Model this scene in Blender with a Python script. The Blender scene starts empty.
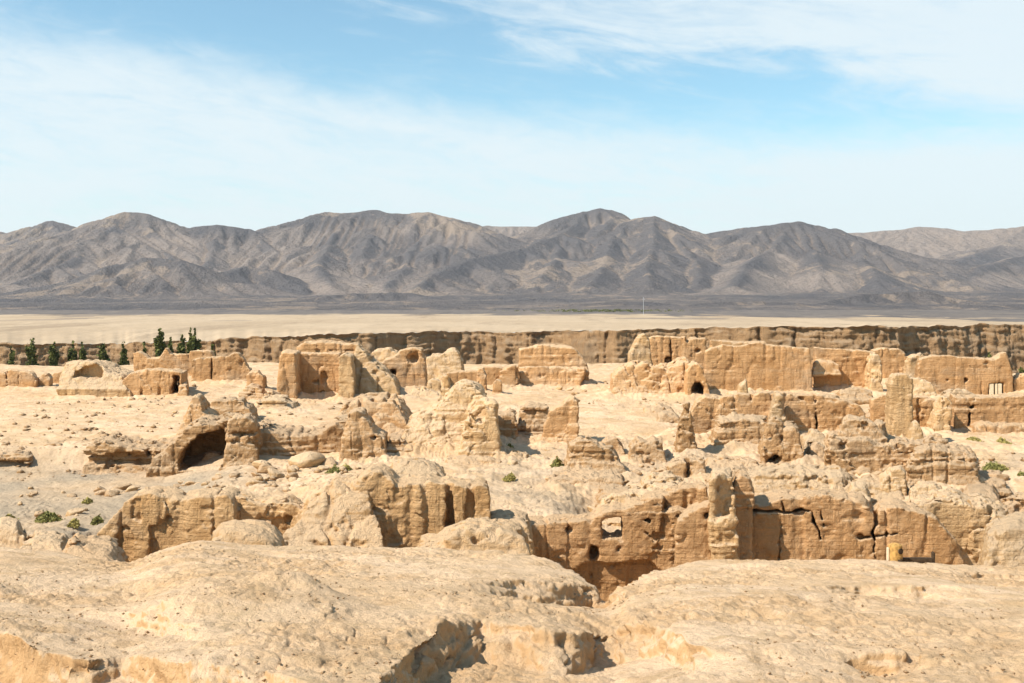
import bpy, math, random, time
import numpy as np
from mathutils import Vector
T0 = time.time()
rng = np.random.default_rng(7)
random.seed(7)
F = 1100.0            # focal length in picture widths (pixels)
HZ = 300.0            # picture row of the true horizon
GZ = -8.6             # level of the old town floor below the eye
scn = bpy.context.scene
COL = scn.collection
R = math.radians
f32 = np.float32

# ------------------------------------------------------------------ noise
_N = 64
_P = rng.uniform(-1, 1, (_N, _N, _N)).astype(f32)
_PF = _P.ravel()

def vn(x, y, z):
    """smooth 3-D value noise, about -1..1"""
    x = np.asarray(x, f32); y = np.asarray(y, f32); z = np.asarray(z, f32)
    x, y, z = np.broadcast_arrays(x, y, z)
    xi = np.floor(x); yi = np.floor(y); zi = np.floor(z)
    u = x - xi; v = y - yi; w = z - zi
    u = u*u*(3-2*u); v = v*v*(3-2*v); w = w*w*(3-2*w)
    xi = xi.astype(np.int32); yi = yi.astype(np.int32); zi = zi.astype(np.int32)
    x0 = (xi & 63) << 12; x1 = ((xi+1) & 63) << 12
    y0 = (yi & 63) << 6;  y1 = ((yi+1) & 63) << 6
    z0 = zi & 63;         z1 = (zi+1) & 63
    g = _PF.take
    a = g(x0+y0+z0); a += (g(x1+y0+z0)-a)*u
    b = g(x0+y1+z0); b += (g(x1+y1+z0)-b)*u
    c = g(x0+y0+z1); c += (g(x1+y0+z1)-c)*u
    d = g(x0+y1+z1); d += (g(x1+y1+z1)-d)*u
    a += (b-a)*v; c += (d-c)*v
    return a + (c-a)*w

def fbm(x, y, z, o=4, g=0.5):
    s = 0; a = 1.0; k = 1.0
    for i in range(o):
        s = s + a*vn(x*k+i*17.3, y*k+i*9.1, z*k+i*5.7)
        a *= g; k *= 2.03
    return s

def sst(a, b, x):
    t = np.clip((x-a)/(b-a), 0, 1)
    return t*t*(3-2*t)

def PX(px, D): return (px-512.0)/F*D
def PZ(py, D): return (HZ-py)/F*D

# ------------------------------------------------------------------ mesh helpers
def mesh_np(name, V, Q, smooth=True):
    me = bpy.data.meshes.new(name)
    n = len(V); m = len(Q); k = Q.shape[1]
    me.vertices.add(n); me.vertices.foreach_set('co', np.ascontiguousarray(V, f32).ravel())
    me.loops.add(m*k); me.loops.foreach_set('vertex_index', np.ascontiguousarray(Q, np.int32).ravel())
    me.polygons.add(m)
    me.polygons.foreach_set('loop_start', np.arange(0, m*k, k, dtype=np.int32))
    me.update(calc_edges=True)
    if smooth:
        me.polygons.foreach_set('use_smooth', np.ones(m, bool))
    return me

def link(name, me, mat=None, loc=(0, 0, 0), parent=None):
    o = bpy.data.objects.new(name, me); COL.objects.link(o)
    o.location = loc
    if parent: o.parent = parent
    if mat and me is not None and not me.materials: me.materials.append(mat)
    return o

def tag(o, label=None, cat=None, group=None, kind=None):
    if label: o['label'] = label
    if cat: o['category'] = cat
    if group: o['group'] = group
    if kind: o['kind'] = kind
    return o

def grid_faces(nr, nc):
    i = np.arange(nr*nc, dtype=np.int32).reshape(nr, nc)
    return np.stack([i[:-1, :-1], i[:-1, 1:], i[1:, 1:], i[1:, :-1]], -1).reshape(-1, 4)

def surf_nets(v, o, h):
    v[0] = 1; v[-1] = 1; v[:, 0] = 1; v[:, -1] = 1; v[:, :, 0] = 1; v[:, :, -1] = 1
    neg = v < 0
    cnt = np.zeros(tuple(s-1 for s in v.shape), np.int8)
    offs = [(a, b, c) for a in (0, 1) for b in (0, 1) for c in (0, 1)]
    X, Y, Z = cnt.shape
    for a, b, c in offs: cnt += neg[a:a+X, b:b+Y, c:c+Z]
    act = (cnt > 0) & (cnt < 8)
    ai = np.argwhere(act)
    ids = np.full(cnt.shape, -1, np.int32); ids[act] = np.arange(len(ai))
    cv = {q: v[ai[:, 0]+q[0], ai[:, 1]+q[1], ai[:, 2]+q[2]] for q in offs}
    S = np.zeros((len(ai), 3), f32); n = np.zeros(len(ai), f32)
    for q in offs:
        for ax in range(3):
            if q[ax]: continue
            r = list(q); r[ax] = 1; r = tuple(r)
            va, vb = cv[q], cv[r]
            m = (va < 0) != (vb < 0)
            t = np.where(m, va/np.where(m, va-vb, 1), 0)
            p = np.tile(np.array(q, f32), (len(ai), 1)); p[:, ax] += t
            S += p*m[:, None]; n += m
    V = (ai + S/np.maximum(n, 1)[:, None])*h + np.array(o, f32)
    Q = []
    def quads(e0, e1, c, flip):
        m = e0 != e1
        idx = np.argwhere(m); s = e0[m]
        if flip: s = ~s
        q = np.stack([c[0][m], c[1][m], c[2][m], c[3][m]], -1)
        q[s] = q[s][:, ::-1]
        Q.append(q)
    n = neg
    quads(n[:-1, 1:-1, 1:-1], n[1:, 1:-1, 1:-1], [ids[:, :-1, :-1], ids[:, 1:, :-1], ids[:, 1:, 1:], ids[:, :-1, 1:]], True)
    quads(n[1:-1, :-1, 1:-1], n[1:-1, 1:, 1:-1], [ids[:-1, :, :-1], ids[1:, :, :-1], ids[1:, :, 1:], ids[:-1, :, 1:]], False)
    quads(n[1:-1, 1:-1, :-1], n[1:-1, 1:-1, 1:], [ids[:-1, :-1, :], ids[1:, :-1, :], ids[1:, 1:, :], ids[:-1, 1:, :]], True)
    return V, np.concatenate(Q)

def poly_sdf(P, X, Z):
    P = np.asarray(P, f32)
    d = np.full(X.shape, 1e9, f32); s = np.ones(X.shape, f32)
    n = len(P)
    for i in range(n):
        a = P[i]; b = P[i-1]
        ex, ez = b-a
        wx = X-a[0]; wz = Z-a[1]
        t = np.clip((wx*ex+wz*ez)/max(ex*ex+ez*ez, 1e-9), 0, 1)
        d = np.minimum(d, (wx-ex*t)**2+(wz-ez*t)**2)
        c1 = Z >= a[1]; c2 = Z < b[1]; c3 = ex*wz > ez*wx
        fl = (c1 & c2 & c3) | (~c1 & ~c2 & ~c3)
        s = np.where(fl, -s, s)
    return s*np.sqrt(d)

def smax(a, b, k):
    return np.maximum(a, b)+np.maximum(k-np.abs(a-b), 0)**2*(0.25/k)

# ------------------------------------------------------------------ materials
def nodes(name):
    m = bpy.data.materials.new(name); m.use_nodes = True
    nt = m.node_tree; nt.nodes.clear()
    out = nt.nodes.new('ShaderNodeOutputMaterial')
    b = nt.nodes.new('ShaderNodeBsdfPrincipled')
    b.inputs['Roughness'].default_value = 0.95
    b.inputs['Specular IOR Level'].default_value = 0.12
    nt.links.new(b.outputs[0], out.inputs[0])
    return m, nt, b

class NB:
    def __init__(s, nt): s.nt = nt
    def new(s, t, **k):
        n = s.nt.nodes.new(t)
        for a, v in k.items(): setattr(n, a, v)
        return n
    def put(s, sock, v):
        if isinstance(v, bpy.types.NodeSocket): s.nt.links.new(v, sock)
        else: sock.default_value = v
    def math(s, op, a, b=0.0, c=0.0):
        n = s.new('ShaderNodeMath', operation=op)
        for i, v in enumerate((a, b, c)): s.put(n.inputs[i], v)
        return n.outputs[0]
    def vmul(s, v, k):
        n = s.new('ShaderNodeVectorMath', operation='MULTIPLY')
        s.put(n.inputs[0], v); s.put(n.inputs[1], k); return n.outputs[0]
    def noise(s, v, sc, det=4, rough=0.55, dist=0.0):
        n = s.new('ShaderNodeTexNoise')
        s.put(n.inputs['Vector'], v); n.inputs['Scale'].default_value = sc
        n.inputs['Detail'].default_value = det; n.inputs['Roughness'].default_value = rough
        n.inputs['Distortion'].default_value = dist
        return n.outputs[0]
    def ramp(s, v, a, b, lo=0.0, hi=1.0):
        n = s.new('ShaderNodeMapRange', interpolation_type='SMOOTHSTEP')
        s.put(n.inputs[0], v)
        n.inputs[1].default_value = a; n.inputs[2].default_value = b
        n.inputs[3].default_value = lo; n.inputs[4].default_value = hi
        return n.outputs[0]
    def mix(s, f, a, b):
        n = s.new('ShaderNodeMix', data_type='RGBA')
        s.put(n.inputs[0], f)
        s.put(n.inputs[6], a if isinstance(a, bpy.types.NodeSocket) else (*a, 1))
        s.put(n.inputs[7], b if isinstance(b, bpy.types.NodeSocket) else (*b, 1))
        return n.outputs[2]
    def bump(s, h, st, dist, nrm=None):
        n = s.new('ShaderNodeBump'); n.inputs['Strength'].default_value = st
        n.inputs['Distance'].default_value = dist
        s.put(n.inputs['Height'], h)
        if nrm: s.put(n.inputs['Normal'], nrm)
        return n.outputs[0]

def earth_material(name, body, dark, dust, layer, dust_amt=0.8, bscale=1.0, grey=(0.40, 0.30, 0.20)):
    body, dark, dust, layer = [(min(1, c[0]*1.03), c[1]*.968, c[2]*.985) for c in (body, dark, dust, layer)]
    """rammed-earth: warm body, thin bedding layers, pale dust caught on upward faces"""
    m, nt, b = nodes(name); B = NB(nt)
    geo = B.new('ShaderNodeNewGeometry')
    pos = geo.outputs['Position']; nrm = geo.outputs['Normal']
    sep = B.new('ShaderNodeSeparateXYZ'); nt.links.new(nrm, sep.inputs[0])
    n1 = B.noise(pos, 0.45, 5, 0.6); n2 = B.noise(pos, 2.6, 6, 0.65)
    st = B.noise(B.vmul(pos, (0.22, 0.22, 3.2)), 1.0, 6, 0.68, 0.5)
    st2 = B.noise(B.vmul(pos, (0.5, 0.5, 11.0)), 1.0, 3, 0.6, 0.3)
    fine = B.noise(pos, 14.0, 6, 0.7)
    c = B.mix(B.ramp(n1, 0.35, 0.68), body, dark)
    c = B.mix(B.ramp(st, 0.5, 0.66, 0, 0.6), c, layer)
    c = B.mix(B.ramp(n2, 0.52, 0.72, 0, 0.6), c, dark)
    c = B.mix(B.ramp(fine, 0.56, 0.74, 0, 0.55), c, tuple(q*.72 for q in dark))
    c = B.mix(B.ramp(fine, 0.46, 0.30, 0, 0.35), c, dust)
    wz = B.noise(B.vmul(pos, (1.0, 1.0, 1.6)), 0.16, 6, 0.62, 0.6)
    c = B.mix(B.ramp(wz, 0.50, 0.68, 0, 0.6), c, grey)
    rs = B.noise(B.vmul(pos, (2.6, 2.6, 0.28)), 1.0, 5, 0.62, 0.4)
    c = B.mix(B.ramp(rs, 0.54, 0.70, 0, 0.55), c, tuple(q*.66 for q in dark))
    up = B.math('ADD', sep.outputs[2], B.math('MULTIPLY', B.math('SUBTRACT', n2, 0.5), 0.9))
    c = B.mix(B.ramp(up, 0.25, 0.8, 0, dust_amt), c, dust)
    rnd = B.new('ShaderNodeObjectInfo')
    hsv = B.new('ShaderNodeHueSaturation')
    B.put(hsv.inputs['Color'], c)
    B.put(hsv.inputs['Value'], B.math('ADD', 0.92, B.math('MULTIPLY', rnd.outputs['Random'], 0.16)))
    nt.links.new(hsv.outputs[0], b.inputs['Base Color'])
    mid = B.noise(pos, 6.0, 6, 0.72)
    h = B.math('ADD', B.math('MULTIPLY', n2, 0.7), B.math('MULTIPLY', fine, 0.30))
    h = B.math('ADD', h, B.math('MULTIPLY', mid, 0.55))
    h = B.math('ADD', h, B.math('MULTIPLY', st2, 0.45))
    h = B.math('SUBTRACT', h, B.math('MULTIPLY', B.ramp(rs, 0.50, 0.66), 0.22))
    grit = B.noise(pos, 34.0, 3, 0.7)
    h = B.math('ADD', h, B.math('MULTIPLY', grit, 0.16))
    vor = B.new('ShaderNodeTexVoronoi'); B.put(vor.inputs['Vector'], pos); vor.inputs['Scale'].default_value = 3.1
    h = B.math('ADD', h, B.math('MULTIPLY', B.ramp(vor.outputs[0], 0.0, 0.22), 0.18))
    nt.links.new(B.bump(h, 1.0, 0.22*bscale), b.inputs['Normal'])
    return m

M = {}
M['wall'] = earth_material('rammed_earth', (0.57, 0.355, 0.165), (0.45, 0.26, 0.105), (0.65, 0.485, 0.285), (0.45, 0.27, 0.115))
M['strata'] = earth_material('layered_earth', (0.52, 0.335, 0.16), (0.39, 0.235, 0.10), (0.60, 0.455, 0.275), (0.35, 0.22, 0.10))
M['gold'] = earth_material('golden_earth', (0.63, 0.425, 0.205), (0.53, 0.325, 0.135), (0.68, 0.52, 0.315), (0.55, 0.345, 0.15), dust_amt=.7)
M['pale'] = earth_material('pale_earth', (0.61, 0.43, 0.22), (0.50, 0.325, 0.145), (0.67, 0.515, 0.315), (0.52, 0.345, 0.155))
M['cliff'] = earth_material('canyon_earth', (0.60, 0.395, 0.20), (0.43, 0.275, 0.135), (0.62, 0.46, 0.275), (0.46, 0.295, 0.145), bscale=4)

def ground_material():
    m, nt, b = nodes('dusty_ground'); B = NB(nt)
    geo = B.new('ShaderNodeNewGeometry'); pos = geo.outputs['Position']
    sep = B.new('ShaderNodeSeparateXYZ'); nt.links.new(geo.outputs['Normal'], sep.inputs[0])
    at = B.new('ShaderNodeAttribute', attribute_name='gravel')
    n0 = B.noise(pos, 0.22, 5, 0.6); n1 = B.noise(pos, 1.1, 7, 0.66); n2 = B.noise(pos, 7.0, 7, 0.7)
    st = B.noise(B.vmul(pos, (0.5, 0.5, 9.0)), 1.0, 5, 0.65, 0.6)
    c = B.mix(B.ramp(n0, 0.3, 0.7), (0.70, 0.505, 0.325), (0.59, 0.405, 0.235))
    c = B.mix(B.ramp(n1, 0.47, 0.66, 0, 0.75), c, (0.48, 0.31, 0.16))
    c = B.mix(B.ramp(st, 0.52, 0.66, 0, 0.5), c, (0.50, 0.35, 0.19))
    c = B.mix(B.ramp(n2, 0.54, 0.70, 0, 0.75), c, (0.40, 0.275, 0.15))
    fg_ = B.noise(pos, 22.0, 5, 0.7); gr_ = B.noise(pos, 75.0, 3, 0.7)
    c = B.mix(B.ramp(gr_, 0.55, 0.70, 0, 0.5), c, (0.40, 0.28, 0.155))
    c = B.mix(B.ramp(gr_, 0.44, 0.32, 0, 0.35), c, (0.74, 0.60, 0.42))
    c = B.mix(B.ramp(fg_, 0.57, 0.72, 0, 0.5), c, (0.36, 0.245, 0.13))
    c = B.mix(B.ramp(sep.outputs[2], 0.80, 0.45, 0, 0.8), c, (0.53, 0.32, 0.145))
    ac = B.new('ShaderNodeAttribute', attribute_name='crumb')
    c = B.mix(B.math('MULTIPLY', ac.outputs['Fac'], B.ramp(n2, 0.36, 0.58, .25, .9)), c, (0.49, 0.318, 0.168))
    g = B.mix(B.ramp(n2, 0.4, 0.65), (0.40, 0.315, 0.215), (0.30, 0.235, 0.165))
    c = B.mix(at.outputs['Fac'], c, g)
    nt.links.new(c, b.inputs['Base Color'])
    h = B.math('ADD', B.math('MULTIPLY', n1, 0.5), B.math('MULTIPLY', n2, 0.45))
    fn = B.noise(pos, 30.0, 5, 0.7)
    h = B.math('ADD', h, B.math('MULTIPLY', fn, 0.16))
    h = B.math('ADD', h, B.math('MULTIPLY', gr_, 0.05))
    nt.links.new(B.bump(h, 1.0, 0.14), b.inputs['Normal'])
    return m
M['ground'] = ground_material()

def simple(name, c, rough=0.8, var=0.25, scale=8.0):
    m, nt, b = nodes(name); B = NB(nt)
    geo = B.new('ShaderNodeNewGeometry')
    n = B.noise(geo.outputs['Position'], scale, 4, 0.6)
    nt.links.new(B.mix(B.ramp(n, 0.3, 0.7), tuple(x*(1-var) for x in c), tuple(min(1, x*(1+var)) for x in c)), b.inputs['Base Color'])
    b.inputs['Roughness'].default_value = rough
    return m
M['poplar'] = simple('poplar_leaf', (0.115, 0.120, 0.032), 0.7, 0.45, 1.2)
M['scrub'] = simple('scrub_leaf', (0.23, 0.215, 0.07), 0.7, 0.35, 6)
M['dryscrub'] = simple('dry_scrub_leaf', (0.36, 0.30, 0.10), 0.8, 0.35, 6)
M['bark'] = simple('bark', (0.10, 0.075, 0.05))
M['wood'] = simple('yellow_wood', (0.46, 0.27, 0.085), 0.7, 0.3, 9)
M['woodpale'] = simple('pale_wood', (0.70, 0.58, 0.40), 0.7, 0.12, 9)
M['darkwood'] = simple('dark_wood', (0.075, 0.05, 0.03), 0.7, 0.3, 9)
M['steel'] = simple('galvanised_steel', (0.42, 0.42, 0.43), 0.5, 0.05)

# ------------------------------------------------------------------ ground shape
CR = np.array([(-600, 552, 24), (-200, 550, 24), (0, 549, 24), (50, 552, 24), (95, 560, 23), (128, 563, 22.5), (146, 556, 23), (168, 547, 24), (198, 541, 24), (260, 546, 24), (330, 547, 24),
               (420, 549, 24), (500, 553, 23.5), (545, 560, 22.5), (575, 571, 21.5), (596, 588, 19.5), (606, 597, 17.5), (616, 594, 17.2), (630, 585, 19.5),
               (655, 572, 22), (685, 562, 23), (720, 559, 24), (800, 559, 24), (900, 562, 24), (1000, 568, 24), (1100, 570, 24), (1500, 572, 24)], float)
_T = np.arange(-700, 1702, 2.0)
def smooth_tab(xp, fp, sig):
    t = np.interp(_T, xp, fp); k = np.arange(-60, 61); w = np.exp(-(k*2.0/sig)**2/2); w /= w.sum()
    return np.convolve(np.pad(t, 60, mode='edge'), w, 'valid')
YC_T = smooth_tab(CR[:, 0], CR[:, 1], 7); DC_T = smooth_tab(CR[:, 0], CR[:, 2], 16)
STEPS = [   # (curve in picture, drop at the same nodes, face width, length over which the ground recovers)
    ([(340, 700), (372, 682), (398, 656), (418, 638), (444, 622), (480, 612), (520, 618), (560, 630), (600, 626), (640, 622), (668, 627), (690, 642), (740, 655), (800, 650), (835, 646), (880, 650), (930, 655)],
     [0, .10, .22, .33, .42, .46, .45, .40, .34, .30, .24, .18, .16, .12, .08, .04, 0], 0.85, 6),
    ([(-400, 632), (0, 631), (22, 636), (44, 646), (70, 649), (90, 654), (120, 650), (150, 651), (170, 655), (200, 655), (230, 660), (262, 664), (290, 676), (330, 690)],
     [.55, .55, .55, .5, .38, .26, .2, .24, .25, .23, .22, .18, .1, 0], 0.30, 7),
    ([(790, 586), (830, 585), (860, 582), (890, 585), (930, 586), (965, 590), (1000, 592)], [0, .10, .2, .22, .2, .10, 0], 0.45, 1.6),
    ([(455, 586), (490, 581), (510, 579), (545, 579), (580, 583), (605, 591), (622, 594)], [0, .12, .28, .42, .42, .3, 0], 0.6, 2.2),
    ([(850, 652), (866, 650), (890, 649), (912, 651), (930, 656)], [0, .18, .20, .12, 0], 0.26, 0.8),
    ([(0, 600), (60, 602), (110, 612), (200, 622), (260, 622)], [0, .06, .12, .10, 0], 0.6, 1.5),
    ([(950, 574), (985, 572), (1010, 573), (1040, 575), (1080, 576)], [0, .12, .18, .18, .1], 0.3, 1.5),
]

def ground_z(x, y, fine=True):
    """height of the ground at world x, y (y is the distance ahead)"""
    x = np.asarray(x, f32); y = np.asarray(y, f32)
    D = np.maximum(y, 0.5)
    px = 512+F*x/D
    px = np.clip(px, -600, 1600)
    yc = np.interp(px, _T, YC_T); Dc = np.interp(px, _T, DC_T)
    jag = 0.7*vn(px*0.02, 3.1, D*0.05)
    zc = (HZ-yc)/F*Dc
    s = np.interp(px, _T, smooth_tab(_T, ((YC_T-HZ)/F*DC_T-1.75)/DC_T, 26))
    s = s*sst(0.55, 0.95, 1-D/Dc)+((-zc-1.75)/Dc)*(1-sst(0.55, 0.95, 1-D/Dc))
    # ---- foreground terrace
    fg = -1.75-s*D
    rag = 0.16*vn(x*0.9, D*0.9, 2.2)+0.16*vn(x*2.3, D*2.3, 7.2)+0.11*vn(x*5.5, D*5.5, 4.2)
    for cur, dr, w, Lr in STEPS:
        cur = np.array(cur, float)
        ey = np.interp(px, _T, smooth_tab(cur[:, 0], cur[:, 1], 5))
        S = np.interp(px, _T, smooth_tab(cur[:, 0], dr, 11))
        De = 1.75/np.maximum((ey-HZ)/F-s, 0.02)
        q = De-D+rag*(min(1, w*2.2) if w < .5 else 0.42)
        tq = np.clip(q/w, 0, 1)
        prof = 0.45*sst(0, .35, tq)+0.55*sst(.30, 1.0, tq)
        fg = fg-S*prof*np.exp(-np.maximum(q-w, 0)/Lr)
    # small swells
    def bump(cx, cy, rx, ry, h):
        ss = np.interp(cx, CR[:, 0], CR[:, 1]); dd = np.interp(cx, CR[:, 0], CR[:, 2])
        sl = (-(HZ-ss)/F*dd-1.75)/dd
        D0 = 1.75/((cy-HZ)/F-sl); X0 = PX(cx, D0)
        q = ((x-X0)/rx)**2+((D-D0)/ry)**2
        return h*np.exp(-q*q*0.8)
    fg = fg+bump(288, 600, 0.45, 0.5, 0.16)+bump(262, 606, 1.1, 1.1, 0.22)+bump(480, 600, 1.0, 0.8, 0.10)
    fg = fg+bump(60, 590, 1.6, 1.6, -0.14)+bump(760, 600, 2.0, 2.0, 0.05)+bump(930, 615, 1.4, 1.4, -0.05)
    # ---- drop beyond the crest to the lane below the front walls
    lane = np.interp(px, [-100, 60, 120, 500, 1000, 1100, 1400], [-8.6, -8.8, -11.2, -12.3, -12.0, -11.0, -9.5])
    over = D-Dc
    run = np.interp(px, [-100, 60, 120, 1400], [16, 14, 5, 5])
    t = sst(0, 1, np.clip(over/run, 0, 1))
    fg = np.where(over > 0, fg*(1-t)+lane*t, fg)
    # ---- town floor
    town = GZ+0.28*vn(x*0.05, D*0.05, 0.5)+0.12*vn(x*0.17, D*0.17, 3.5)
    left = sst(260, 150, px)
    fl = np.interp(D, [40, 47, 56, 62.5, 64.5], [-0.5, -0.75, -1.0, -1.1, 0.0])
    town = town+left*np.where(D < 64.5, fl, 0)
    pit = np.exp(-((px-612)/40)**2)*sst(54.5, 45.2, D)
    town = town-1.4*pit
    mid = sst(280, 330, px)*sst(520, 460, px)*sst(58, 52, D)
    town = town+mid*0.3
    te = np.interp(px, [480, 520, 690, 720, 900, 990, 1100], [42.6, 43.0, 43.0, 42.6, 42.6, 47.5, 48.5])
    tw = sst(0, 1, (D-te)/np.interp(px, [900, 990], [1.8, 4.0]))
    left2 = sst(110, 60, px)
    tw = np.where(px < 110, tw*(1-left2)+left2*sst(30, 46, D), tw)
    z = fg*(1-tw)+town*tw
    z = np.where(D < Dc, fg, z)
    # ---- near rim of the canyon
    rim = 150+6*vn(x*0.04, 2.2, 0.1)+3*vn(x*0.15, 6.1, 0.4)-np.clip((px-930)/90, 0, 1)*26
    dn = sst(0, 9, D-rim)
    z = z*(1-dn)+(-31)*dn
    # ---- behind the photographer the terrace falls away
    rr = np.sqrt(x*x+y*y)
    back = sst(2.0, -6.0, y)
    z = z*(1-back)+(-1.75-0.05*rr)*back
    if fine:
        near = sst(40, 26, D)
        a1 = 0.06*vn(x*0.8, D*0.8, 1.3)+0.03*vn(x*2.1, D*2.1, 2.3)
        zw = z+0.05*vn(x*1.3, D*1.3, 2.0)
        l1 = _P[3].ravel()[(np.floor(zw/0.10).astype(int)*31) & 4095]; fr = zw/0.10-np.floor(zw/0.10)
        l0 = _P[3].ravel()[((np.floor(zw/0.10).astype(int)-1)*31) & 4095]
        ter = 0.030*(l0+(l1-l0)*sst(0, .35, fr))
        cr = np.clip(0.15+1.1*vn(x*0.55, D*0.8, 9.3)+0.4*vn(x*1.9, D*1.9, 3.3), 0, 1)
        z = z+near*(a1+ter*(0.3+cr))
        far = 1-near
        b1 = 0.10*vn(x*0.6, D*0.6, 2.7)+0.06*vn(x*1.7, D*1.7, 5.1)+0.05*np.abs(vn(x*4.2, D*4.2, 1.1))
        ru = np.clip(vn(x*0.12, D*0.12, 4.4)+0.15, 0, 1)
        b2 = ru*(0.26*np.abs(vn(x*1.1, D*1.1, 6.4))+0.13*np.abs(vn(x*2.9, D*2.9, 8.4)))
        hm = sst(470, 560, px)*sst(44, 46, D)*sst(74, 60, D)
        b2 = b2+hm*(0.30*np.abs(vn(x*0.40, D*0.40, 2.9))+0.14*vn(x*1.1, D*1.1, 7.9)+0.06*vn(x*3.0, D*3.0, 1.9)-0.10)
        zq = z+0.12*vn(x*0.4, D*0.4, 6.0)+b1
        ter2 = 0.11*_P[5].ravel()[(np.floor(zq/0.13).astype(int)*31) & 4095]*np.clip(0.3+vn(x*0.09, D*0.09, 1.4), 0, 1)
        z = z+far*(b1+b2+ter2)
    return z

FOOT = []      # footprints of the standing earth bodies, for the aprons of fallen earth round them
def aprons(X, Y, Z):
    A = np.zeros_like(Z)
    for x0, x1, y0, y1, hh in FOOT:
        if y0 < 46: continue
        m = (X > x0-3) & (X < x1+3) & (Y > y0-3) & (Y < y1+3)
        if not m.any(): continue
        x, y = X[m], Y[m]
        d = np.hypot(np.maximum(np.maximum(x0-x, x-x1), 0), np.maximum(np.maximum(y0-y, y-y1), 0))
        d = d*(1+0.35*vn(x*0.35, y*0.35, 3.1))
        A[m] = np.maximum(A[m], min(0.5, hh*.13)*np.clip(1-d/2.1, 0, 1)**2*(1+0.4*vn(x*0.5, y*0.5, 8.1)))
    r = 0.5*np.abs(vn(X*2.3, Y*2.3, 2.0))+0.35*np.abs(vn(X*5.3, Y*5.3, 5.0))
    return Z+A*(0.8+r*.5)+np.minimum(A, .12)*(r-.3)*.9

def build_ground():
    fr = np.linspace(-33, 33, 1300)
    bk = np.linspace(33, 327, 120)[1:-1]
    ang = np.radians(np.concatenate([fr, bk]))
    rad = np.concatenate([np.linspace(0.4, 7, 40)[:-1], np.arange(7, 24.5, 0.032), np.arange(24.5, 40, 0.16), np.arange(40, 70, 0.10),
                          np.arange(70, 175, 0.30), np.linspace(175, 300, 40)])
    A, Rr = np.meshgrid(ang, rad)
    # constant depth rows in front, circles behind
    k = np.where(np.abs((A+np.pi) % (2*np.pi)-np.pi) < R(40), 1/np.cos(np.clip((A+np.pi) % (2*np.pi)-np.pi, -R(40), R(40))), 1/np.cos(R(40)))
    X = (Rr*k*np.sin(A)).astype(f32); Y = (Rr*k*np.cos(A)).astype(f32)
    Z = ground_z(X, Y)
    Z = aprons(X, Y, Z)
    nr, nc = X.shape
    V = np.stack([X, Y, Z], -1)
    # crust: 3-D noise pushes the near surface along its normal, so steep faces break up too
    near = (Y > 5) & (Y < 50)
    du = np.roll(V, -1, 1)-np.roll(V, 1, 1); dv = np.zeros_like(V); dv[1:-1] = V[2:]-V[:-2]
    N = np.cross(du, dv); N /= np.maximum(np.linalg.norm(N, axis=-1, keepdims=True), 1e-9); N *= np.sign(N[..., 2:3]+1e-9)
    p = V[near]; nz = N[near][:, 2]
    x, y, z = p.T
    steep = sst(.95, .6, nz)
    cr = np.clip(0.25+1.2*vn(x*0.55, y*0.8, 9.3)+0.4*vn(x*1.9, y*1.9, 3.3), 0, 1)
    f1 = vn(x*4.3, y*4.3, z*5.2); f2 = vn(x*9.5, y*9.5, z*11); f3 = vn(x*21, y*21, z*24)
    e = 0.016*f1+0.010*f2+0.005*f3+(cr*.9+steep)*(0.03*f1+0.024*f2+0.013*f3)
    e -= (cr*.8+steep)*0.035*np.maximum(1-np.abs(vn(x*2.6, y*2.6, z*3.1)+.15*f2)/.10, 0)
    e -= (cr*.7+steep*1.8)*0.06*np.clip(vn(x*3.4, y*3.4, z*3.6+5)+.3*f2-.3, 0, 1)*2
    e += steep*0.06*vn(x*1.7, y*1.7, z*2.2)
    fade = sst(5, 7, y)*sst(50, 42, y)
    V[near] += N[near]*(e*fade)[:, None]
    V = V.reshape(-1, 3)
    i = np.arange(nr*nc, dtype=np.int32).reshape(nr, nc)
    j = np.roll(i, -1, 1)
    Q = np.stack([i[:-1], i[1:], j[1:], j[:-1]], -1).reshape(-1, 4)
    cap = len(V)
    me = mesh_np('ground', V, Q)
    px = 512+F*V[:, 0]/np.maximum(V[:, 1], 0.5)
    D = V[:, 1]
    g = sst(330, 170, px)*sst(38, 43, D)*sst(66, 62, D)*np.clip(0.75+0.5*vn(V[:, 0]*0.3, D*0.3, 1.0), 0, 1)
    g = np.maximum(g, 0.55*sst(440, 500, px)*sst(660, 560, px)*sst(44, 48, D)*sst(66, 58, D)*np.clip(0.4+0.9*vn(V[:, 0]*0.35, D*0.35, 4.0), 0, 1))
    g = np.maximum(g, 0.5*sst(470, 560, px)*sst(44, 46, D)*sst(72, 58, D)*np.clip(0.3+0.9*vn(V[:, 0]*0.4, D*0.4, 6.0), 0, 1))
    g = np.maximum(g, sst(152, 160, D))
    a = me.attributes.new('gravel', 'FLOAT', 'POINT'); a.data.foreach_set('value', g.astype(f32))
    c1 = np.clip(-0.05+1.2*vn(V[:, 0]*0.55, D*0.8, 9.3)+0.4*vn(V[:, 0]*1.9, D*1.9, 3.3)+0.5*vn(V[:, 0]*0.2, D*0.25, 1.3), 0, 1)
    a = me.attributes.new('crumb', 'FLOAT', 'POINT'); a.data.foreach_set('value', c1.astype(f32))
    return tag(link('ground', me, M['ground']), kind='structure')

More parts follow.
